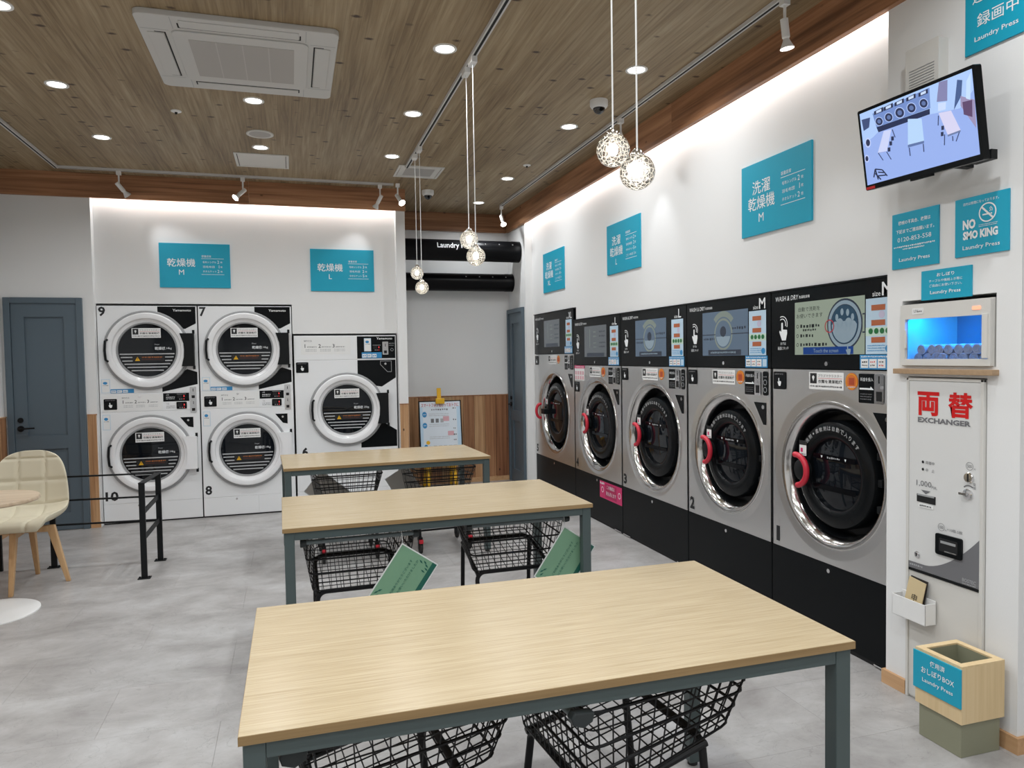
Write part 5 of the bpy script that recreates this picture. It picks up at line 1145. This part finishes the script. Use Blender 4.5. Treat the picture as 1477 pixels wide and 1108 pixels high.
# ================================================================== DUCTS
def duct(label, yc, zc, r, text=False):
    t = thing('black_duct', label, 'duct', (1.131, yc, zc), 0, 'black exhaust ducts across the alcove'); L = XR-1.131-0.002
    MB().lathe([(0.0001, 0.0), (r, 0.0), (r, L*0.93), (r*1.02, L*0.935), (r*1.02, L), (0.0001, L)], M_DUCT, (0, 0, 0), 'x', 36).build('pipe', t)
    b = MB()
    for k in range(4): b.cyl((L-0.10-0.16*k, -r*0.82, r*0.56), 0.006, -0.004, 0.002, M_STRIPE, 'y', 8)
    b.build('rivets', t)
    if text:
        b = MB(); a, f, bb = text_geo('Laundry Press', 0.01); k = 0.075/(bb[3]-bb[2]); v = []
        for p in a:
            zz = (p[1]-(bb[2]+bb[3])/2)*k; th_ = zz/r+0.25; v.append((0.43+(p[0]-bb[0])*k*0.95, -(r+0.0085)*math.cos(th_), (r+0.0085)*math.sin(th_)))
        b.add(v, f, M_INKW); b.build('lettering', t)
    return t
duct('upper black duct with white lettering across the alcove', 8.02, 2.70, 0.118, True)
duct('lower black duct across the alcove', 8.30, 2.375, 0.103)

# ================================================================== CEILING FITTINGS
def downlight(label, x, y):
    t = thing('downlight', label, 'ceiling light', (x, y, CEIL), 0, 'recessed round ceiling downlights')
    MB().lathe([(0.066, -0.0005), (0.066, -0.006), (0.060, -0.008), (0.052, -0.006), (0.050, -0.003)], M_WHITE, (0, 0, 0), 'z', 32).build('trim_ring', t)
    MB().lathe([(0.050, -0.003), (0.030, -0.0025), (0.0001, -0.002)], M_LAMP, (0, 0, 0), 'z', 28).build('lens', t)
    lamp('downlight_lamp', 'AREA', (0, 0, -0.010), P_DOWN, t, 0.10, spread=math.radians(150))
LX = (-1.325, -0.195, 0.850, 2.012)
for lab, x, y in (
    ('downlight at the left edge of the picture, almost cut off at the top', LX[0]+0.04, 4.03), ('leftmost downlight in the row beyond the air conditioner', LX[0], 5.08), ('leftmost downlight in the row nearest to the back beam', LX[0], 6.17),
    ('downlight just beyond the air conditioner', LX[1], 5.08), ('downlight between the round speaker and the left hatch', LX[1], 6.17),
    ('largest downlight right of the air conditioner, by the central track', LX[2], 3.98), ('middle downlight of the three left of the central track', LX[2], 5.08), ('downlight by the far end of the central track', LX[2], 6.18),
    ('nearest downlight of the right hand row, behind the hanging globe cord', LX[3], 3.98), ('downlight left of the near dome camera', LX[3], 5.08), ('downlight before the spotlight at the alcove', LX[3], 6.69), ('farthest downlight, inside the alcove', LX[3], 7.80)):
    downlight(lab, x, y)
for y in (2.88, 1.78, 0.68, -0.42, -1.52):  # further rows out of view, added to light the near half
    for x in (LX if y < 2.5 else LX[:3]): downlight('unseen round downlight added to light the near half of the room', x, y)

# air conditioner
t = thing('air_conditioner', 'white square ceiling cassette air conditioner', 'air conditioner', (-0.207, 4.372, CEIL), 0)
S = 0.485
MB().rbox(-S, S, -S, S, -0.03, 0.0, M_ACW, 0.04, 'xy', 5).build('panel', t, bev=0.004)
b = MB(); b.rbox(-0.335, 0.335, -0.335, 0.335, -0.038, -0.030, M_ACW, 0.04, 'xy', 5); b = b.build('intake_frame', t, bev=0.003)
MB().box(-0.262, 0.262, -0.25, 0.25, -0.0395, -0.0375, M_GRILLE).build('intake_grille', b)
bb = MB()
for k in range(1, 4): bb.box(-0.262+k*0.131-0.003, -0.262+k*0.131+0.003, -0.25, 0.25, -0.0402, -0.039, mat('grille_rib', (0.5, 0.48, 0.46), 0.6))
bb.build('grille_ribs', b)
for k in range(4):
    a = k*PI/2; o = MB().box(-0.285, 0.285, -0.450, -0.372, -0.0345, -0.029, M_ACW).build('air_flap', t, bev=0.003); o.rotation_euler = (0, 0, a)
    o2 = MB().box(-0.29, 0.29, -0.3695, -0.362, -0.0308, -0.0295, M_DARK).box(-0.296, -0.289, -0.415, -0.362, -0.0308, -0.0295, M_DARK).box(0.289, 0.296, -0.415, -0.362, -0.0308, -0.0295, M_DARK).build('air_gap', o)
    MB().box(-0.322, -0.319, -S+0.01, -0.345, -0.0306, -0.0296, M_GREYRIM).box(0.319, 0.322, -S+0.01, -0.345, -0.0306, -0.0296, M_GREYRIM).build('panel_joint', o)
# hatches
def hatch(label, x, y, w_, d_, vent):
    t = thing('ceiling_hatch', label, 'ceiling panel', (x, y, CEIL), 0)
    b = MB(); f = 0.022
    b.box(-w_/2, w_/2, -d_/2, -d_/2+f, -0.008, 0, M_OFFWHITE).box(-w_/2, w_/2, d_/2-f, d_/2, -0.008, 0, M_OFFWHITE).box(-w_/2, -w_/2+f, -d_/2+f, d_/2-f, -0.008, 0, M_OFFWHITE).box(w_/2-f, w_/2, -d_/2+f, d_/2-f, -0.008, 0, M_OFFWHITE); b.build('frame', t, bev=0.002)
    b = MB().box(-w_/2+f+0.004, w_/2-f-0.004, -d_/2+f+0.004, d_/2-f-0.004, -0.006, 0, M_OFFWHITE).build('cover', t, bev=0.002)
    if vent: MB().box(-0.13, 0.13, -0.13, 0.13, -0.0075, -0.0055, M_GRILLE).build('vent_grille', t)
    else:
        MB().box(-w_/2+f, -w_/2+f+0.004, -d_/2+f, d_/2-f, -0.0075, -0.001, M_DARK).box(w_/2-f-0.004, w_/2-f, -d_/2+f, d_/2-f, -0.0075, -0.001, M_DARK).build('joint', t)
hatch('plain white access hatch in the ceiling before the left beam', -0.197, 6.575, 0.433, 0.433, False)
hatch('white ventilation panel by the end of the central track', 1.150, 6.642, 0.41, 0.41, True)
t = thing('ceiling_speaker', 'round flat speaker between the downlights', 'speaker', (-0.185, 5.81, CEIL), 0)
MB().lathe([(0.098, 0), (0.098, -0.007), (0.088, -0.010), (0.078, -0.006)], M_OFFWHITE, (0, 0, 0), 'z', 36).build('rim', t); MB().lathe([(0.078, -0.006), (0.04, -0.005), (0.0001, -0.005)], M_GRILLE, (0, 0, 0), 'z', 36).build('grille', t)
for lab, x, y in (('tiny white detector left of the air conditioner', -0.707, 5.42), ('tiny white detector beside the right hand track', 2.045, 6.19)):
    t = thing('smoke_detector', lab, 'detector', (x, y, CEIL), 0, 'tiny white ceiling detectors')
    MB().lathe([(0.034, 0), (0.034, -0.005), (0.022, -0.010), (0.0001, -0.011)], M_WHITE, (0, 0, 0), 'z', 24).build('base', t); MB().lathe([(0.010, -0.010), (0.007, -0.022), (0.0001, -0.024)], M_BLACKM, (0, 0, 0), 'z', 16).build('sensor', t)
for lab, x, y in (('white dome camera nearest, left of the hanging globes', 2.008, 4.525), ('white dome camera near the alcove, over the back', 1.368, 7.365)):
    t = thing('dome_camera', lab, 'camera', (x, y, CEIL), 0, 'ceiling dome cameras')
    MB().lathe([(0.060, 0), (0.060, -0.035), (0.052, -0.048), (0.044, -0.052), (0.040, -0.052)], M_WHITE, (0, 0, 0), 'z', 32).build('base', t)
    MB().sphere((0, 0, -0.05), 0.040, M_CAMDOME, 24, 10, v0=0.0, v1=0.5).build('dome', t); MB().cyl((0.0, -0.03, -0.07), 0.012, -0.012, 0.0, M_BLACK, 'y', 14).build('lens', t)

# lighting tracks
def track(label, pts):
    t = thing('lighting_track', label, 'light track', (0, 0, CEIL), 0, 'grey lighting tracks on the ceiling')
    M_TR = mat('track_grey', (0.62, 0.61, 0.60), 0.45)
    for (x0, y0), (x1, y1) in zip(pts[:-1], pts[1:]):
        if abs(x0-x1) < 1e-6:
            b = MB(); a0, a1 = min(y0, y1)-0.017, max(y0, y1)+0.017
            b.box(x0-0.017, x0-0.0075, a0, a1, -0.020, 0, M_TR).box(x0+0.0075, x0+0.017, a0, a1, -0.020, 0, M_TR); o = b.build('profile', t); MB().box(x0-0.0075, x0+0.0075, a0, a1, -0.0194, 0, M_DARK).build('groove', o)
        else:
            b = MB(); a0, a1 = min(x0, x1), max(x0, x1)
            b.box(a0, a1, y0-0.017, y0-0.0075, -0.020, 0, M_TR).box(a0, a1, y0+0.0075, y0+0.017, -0.020, 0, M_TR); o = b.build('profile', t); MB().box(a0, a1, y0-0.0075, y0+0.0075, -0.0194, 0, M_DARK).build('groove', o)
track('bent lighting track along the left and back edges of the ceiling', [(-1.895, 2.0), (-1.895, 7.15), (0.99, 7.15)])
track('lighting track down the middle of the ceiling carrying the globes', [(1.018, 1.2), (1.018, 6.45)])
track('lighting track along the right side of the ceiling', [(2.288, 1.6), (2.288, 7.86)])

def spot(label, x, y, aim, on=True, power=P_SPOT):
    t = thing('spotlight', label, 'spotlight', (x, y, CEIL-0.020), 0, 'white track spotlights')
    MB().box(-0.018, 0.018, -0.018, 0.018, -0.032, 0.0, M_WHITE).cyl((0, 0, 0), 0.007, -0.11, -0.03, M_WHITE, 'z', 10).build('stem', t)
    d = (Vector(aim)-Vector((x, y, CEIL-0.15))).normalized()
    h = bpy.data.objects.new('head', MB().cyl((0, 0, 0), 0.0185, -0.03, 0.055, M_WHITE, 'z', 18).lathe([(0.0185, 0.055), (0.014, 0.062), (0.017, 0.072), (0.030, 0.10), (0.0325, 0.108)], M_WHITE, (0, 0, 0), 'z', 22).mesh('head')); C.objects.link(h); h.parent = t
    h.location = (0, 0, -0.125); h.rotation_euler = d.to_track_quat('Z', 'Y').to_euler()
    MB().lathe([(0.031, 0.106), (0.0001, 0.108)], M_LAMP, (0, 0, 0), 'z', 22).build('lens', h)
    lamp('spot_lamp', 'SPOT', (0, 0, 0.115), power, h, 0.025, rot=(PI, 0, 0), spot=math.radians(52), blend=0.8, col=(0.93, 0.96, 1.0))
spot('leftmost track spotlight, tilted to the right', -1.413, 7.15, (-0.95, 7.48, 2.45))
spot('track spotlight turned left towards the viewer, over the dryers', -0.39, 7.15, (-0.80, 6.85, 2.6))
spot('track spotlight pointing down left, above the end of the dryer recess', 0.86, 7.15, (0.55, 7.48, 2.45))
spot('bright spotlight at the end of the back track', 1.018, 7.06, (1.35, 6.2, 2.2))
spot('bright spotlight at the far end of the right hand track', 2.288, 7.86, (2.35, 7.1, 2.0))
spot('spotlight half hidden behind the left globe of the nearest pair', 2.288, 4.78, (2.6, 4.8, 2.3))
spot('spotlight at the top of the picture over machine 1', 2.288, 2.98, (2.42, 2.98, 2.0))

def pendant(label, y, z):
    t = thing('pendant_lamp', label, 'pendant lamp', (1.018, y, z), 0, 'crackled glass globe pendants on the middle track'); r = 0.054; top = CEIL-0.020-z
    MB().rbox(-0.018, 0.018, -0.045, 0.045, top-0.032, top, M_WHITE, 0.006, 'xy', 3).build('adapter', t)
    MB().tube([(0, 0, r+0.012), (0, 0, top*0.5), (0, 0, top-0.03)], 0.0028, mat('cord_white', (0.75, 0.74, 0.72), 0.5), 8).build('cord', t)
    MB().lathe([(0.0001, r+0.016), (0.010, r+0.015), (0.020, r+0.002), (0.021, r-0.008), (0.0001, r-0.010)], M_CHROME, (0, 0, 0), 'z', 20).build('cap', t)
    MB().sphere((0, 0, 0), r, M_CRACKLE, 36, 20).build('globe', t)
    MB().sphere((0, 0, 0.002), 0.017, M_BULB, 18, 10, 1.25).build('bulb', t)
    lamp('pendant_light', 'POINT', (0, 0, 0.0), P_PEND, t, 0.025, col=(1.0, 0.88, 0.70))
pendant('upper globe of the nearest hanging pair, left', 2.186, 2.166); pendant('lower globe of the nearest hanging pair, right', 2.015, 2.054)
pendant('upper globe of the middle hanging pair', 4.189, 2.192); pendant('lower globe of the middle hanging pair', 4.030, 2.073)
pendant('upper globe of the farthest hanging pair', 6.039, 2.207); pendant('lower globe of the farthest hanging pair', 5.821, 2.066)

# ================================================================== LEFT SEATING
t = thing('cafe_table', 'small round wood topped table with a white disc foot at the left edge', 'table', (-1.80, 5.04, 0), 0)
MB().lathe([(0.0001, 0.0), (0.28, 0.0), (0.28, 0.006), (0.24, 0.012), (0.06, 0.02), (0.0001, 0.02)], M_WHITE, (0, 0, 0), 'z', 48).build('base', t)
MB().cyl((0, 0, 0), 0.032, 0.018, 0.675, M_WHITE, 'z', 24).build('column', t)
MB().lathe([(0.0001, 0.675), (0.295, 0.675), (0.30, 0.680), (0.30, 0.696), (0.297, 0.700), (0.0001, 0.700)], M_TTOP, (0, 0, 0), 'z', 56).build('table_top', t)

t = thing('shell_chair', 'cream tufted shell chair with wooden legs beside the round table', 'chair', (-1.775, 5.635, 0), 0)
def shell():
    # rows run from the front edge over the seat and up the back; tufted grid
    prof = [(-0.235, 0.405, 0.150), (-0.230, 0.440, 0.185), (-0.195, 0.455, 0.208), (-0.13, 0.452, 0.225), (-0.05, 0.447, 0.236), (0.04, 0.447, 0.243), (0.11, 0.458, 0.247), (0.160, 0.49, 0.248), (0.190, 0.545, 0.246), (0.205, 0.61, 0.240), (0.215, 0.68, 0.230), (0.224, 0.75, 0.215), (0.232, 0.81, 0.190), (0.238, 0.855, 0.150), (0.241, 0.880, 0.095), (0.242, 0.890, 0.04)]
    # resample the profile finely
    n = len(prof); rows = []; ns = 110
    for i in range(ns+1):
        u = i/ns*(n-1); k = min(int(u), n-2); f = u-k
        p0, p1, p2, p3 = prof[max(k-1, 0)], prof[k], prof[k+1], prof[min(k+2, n-1)]
        rows.append([0.5*(2*b_+(c_-a_)*f+(2*a_-5*b_+4*c_-d_)*f*f+(-a_+3*b_-3*c_+d_)*f**3) for a_, b_, c_, d_ in zip(p0, p1, p2, p3)])
    V = []; nc = 60; th = 0.028
    front, back = [], []
    for i, (y, z, hw) in enumerate(rows):
        y0, z0 = rows[max(i-1, 0)][:2]; y1, z1 = rows[min(i+1, ns)][:2]; L = math.hypot(y1-y0, z1-z0) or 1; ty, tz = (y1-y0)/L, (z1-z0)/L; ny, nz = -tz, ty   # normal towards the sitter
        s = i/ns
        for j in range(nc+1):
            c = -1+2*j/nc; x = hw*math.sin(c*PI/2*0.98)/math.sin(PI/2*0.98)
            wrap = 0.060*(abs(x)/0.25)**2.6*(1 if s > 0.12 else s/0.12)
            dr = abs(s*6.0-round(s*6.0))/6.0*1.05; dc = min(abs(x-0.083), abs(x+0.083))
            pill = 0.011*min(1-0.95*math.exp(-(dr/0.013)**2), 1-0.95*math.exp(-(dc/0.010)**2))
            edge = 1-min(1, abs(c))**8
            off = wrap+pill*edge; front.append((x, y+ny*off, z+nz*off)); back.append((x*0.995, y+ny*(wrap-th*edge-0.006), z+nz*(wrap-th*edge-0.006)))
    F = []; nn = nc+1
    for i in range(ns):
        for j in range(nc):
            a = i*nn+j; F.append((a, a+1, a+nn+1, a+nn))
    B0 = len(front); G = [tuple(reversed([B0+k for k in f])) for f in F]
    per = [j for j in range(nn)]+[i*nn+nc for i in range(1, ns+1)]+[ns*nn+j for j in range(nc-1, -1, -1)]+[i*nn for i in range(ns-1, 0, -1)]
    S = [(per[k], B0+per[k], B0+per[(k+1) % len(per)], per[(k+1) % len(per)]) for k in range(len(per))]
    return front+back, F+G+S
v, f = shell(); sh = MB().add(v, f, M_CREAM, True).build('upholstered_shell', t)
for k in range(4):
    a = k*PI/2-PI/2
    top = (0.085*math.cos(a), 0.085*math.sin(a), 0.375); mid = (0.165*math.cos(a), 0.165*math.sin(a), 0.375); foot = (0.262*math.cos(a), 0.262*math.sin(a), 0.0)
    MB().bar((0.0, 0.0, 0.378), mid, 0.034, 0.040, M_LEGW).build('leg_brace', t)
    n_ = Vector((math.cos(a), math.sin(a), 0)); tn = Vector((-n_.y, n_.x, 0)); vv = []
    for (p, w_, d_) in ((Vector(mid)+Vector((0, 0, 0.022)), 0.040, 0.052), (Vector(foot), 0.026, 0.026)):
        for s1, s2 in ((-1, -1), (1, -1), (1, 1), (-1, 1)): vv.append(tuple(p+tn*(s1*w_/2)+n_*(s2*d_/2)))
    MB().add(vv, [(0, 1, 2, 3), (7, 6, 5, 4), (0, 4, 5, 1), (1, 5, 6, 2), (2, 6, 7, 3), (3, 7, 4, 0)], M_LEGW).build('leg', t, bev=0.004)
MB().cyl((0, 0, 0), 0.085, 0.395, 0.418, M_BLACKM, 'z', 24).build('swivel_plate', t)

# railing
t = thing('metal_railing', 'low black metal railing between the chair and the dryers', 'railing', (0, 0, 0), 0)
A, Bp, Cp = (-1.018, 5.52), (-0.990, 5.985), (-1.712, 6.045)
for k, (x, y) in enumerate((A, Bp, Cp)):
    p = MB().box(x-0.019, x+0.019, y-0.010, y+0.010, 0.006, 0.660, M_BLACKM).build('post', t, bev=0.001)
    MB().box(x-0.040, x+0.040, y-0.030, y+0.030, 0, 0.006, M_BLACKM).cyl((x+0.030, y, 0), 0.005, 0.006, 0.014, M_BLACKM, 'z', 8).cyl((x-0.030, y, 0), 0.005, 0.006, 0.014, M_BLACKM, 'z', 8).build('foot_plate', p)
MB().bar((A[0], A[1]-0.012, 0.664), (Bp[0], Bp[1]+0.012, 0.664), 0.040, 0.009, M_BLACKM).build('top_bar', t)
for z in (0.490, 0.310): MB().bar((A[0], A[1], z-0.035), (Bp[0], Bp[1], z), 0.010, 0.036, M_BLACKM).build('side_bar', t)
for z in (0.664, 0.490, 0.310):
    MB().bar((Bp[0], Bp[1]+0.0, z), (Cp[0]-0.35, Cp[1]+0.025, z+0.004), 0.020, 0.011, M_BLACKM).build('rail', t)
p = MB().box(Cp[0]-0.355, Cp[0]-0.335, Cp[1]+0.013, Cp[1]+0.033, 0, 0.672, M_BLACKM).build('post', t)

for o in bpy.data.objects:
    if o.type == 'MESH' and o.parent is None and 'kind' not in o and 'label' not in o: print('UNTAGGED', o.name)
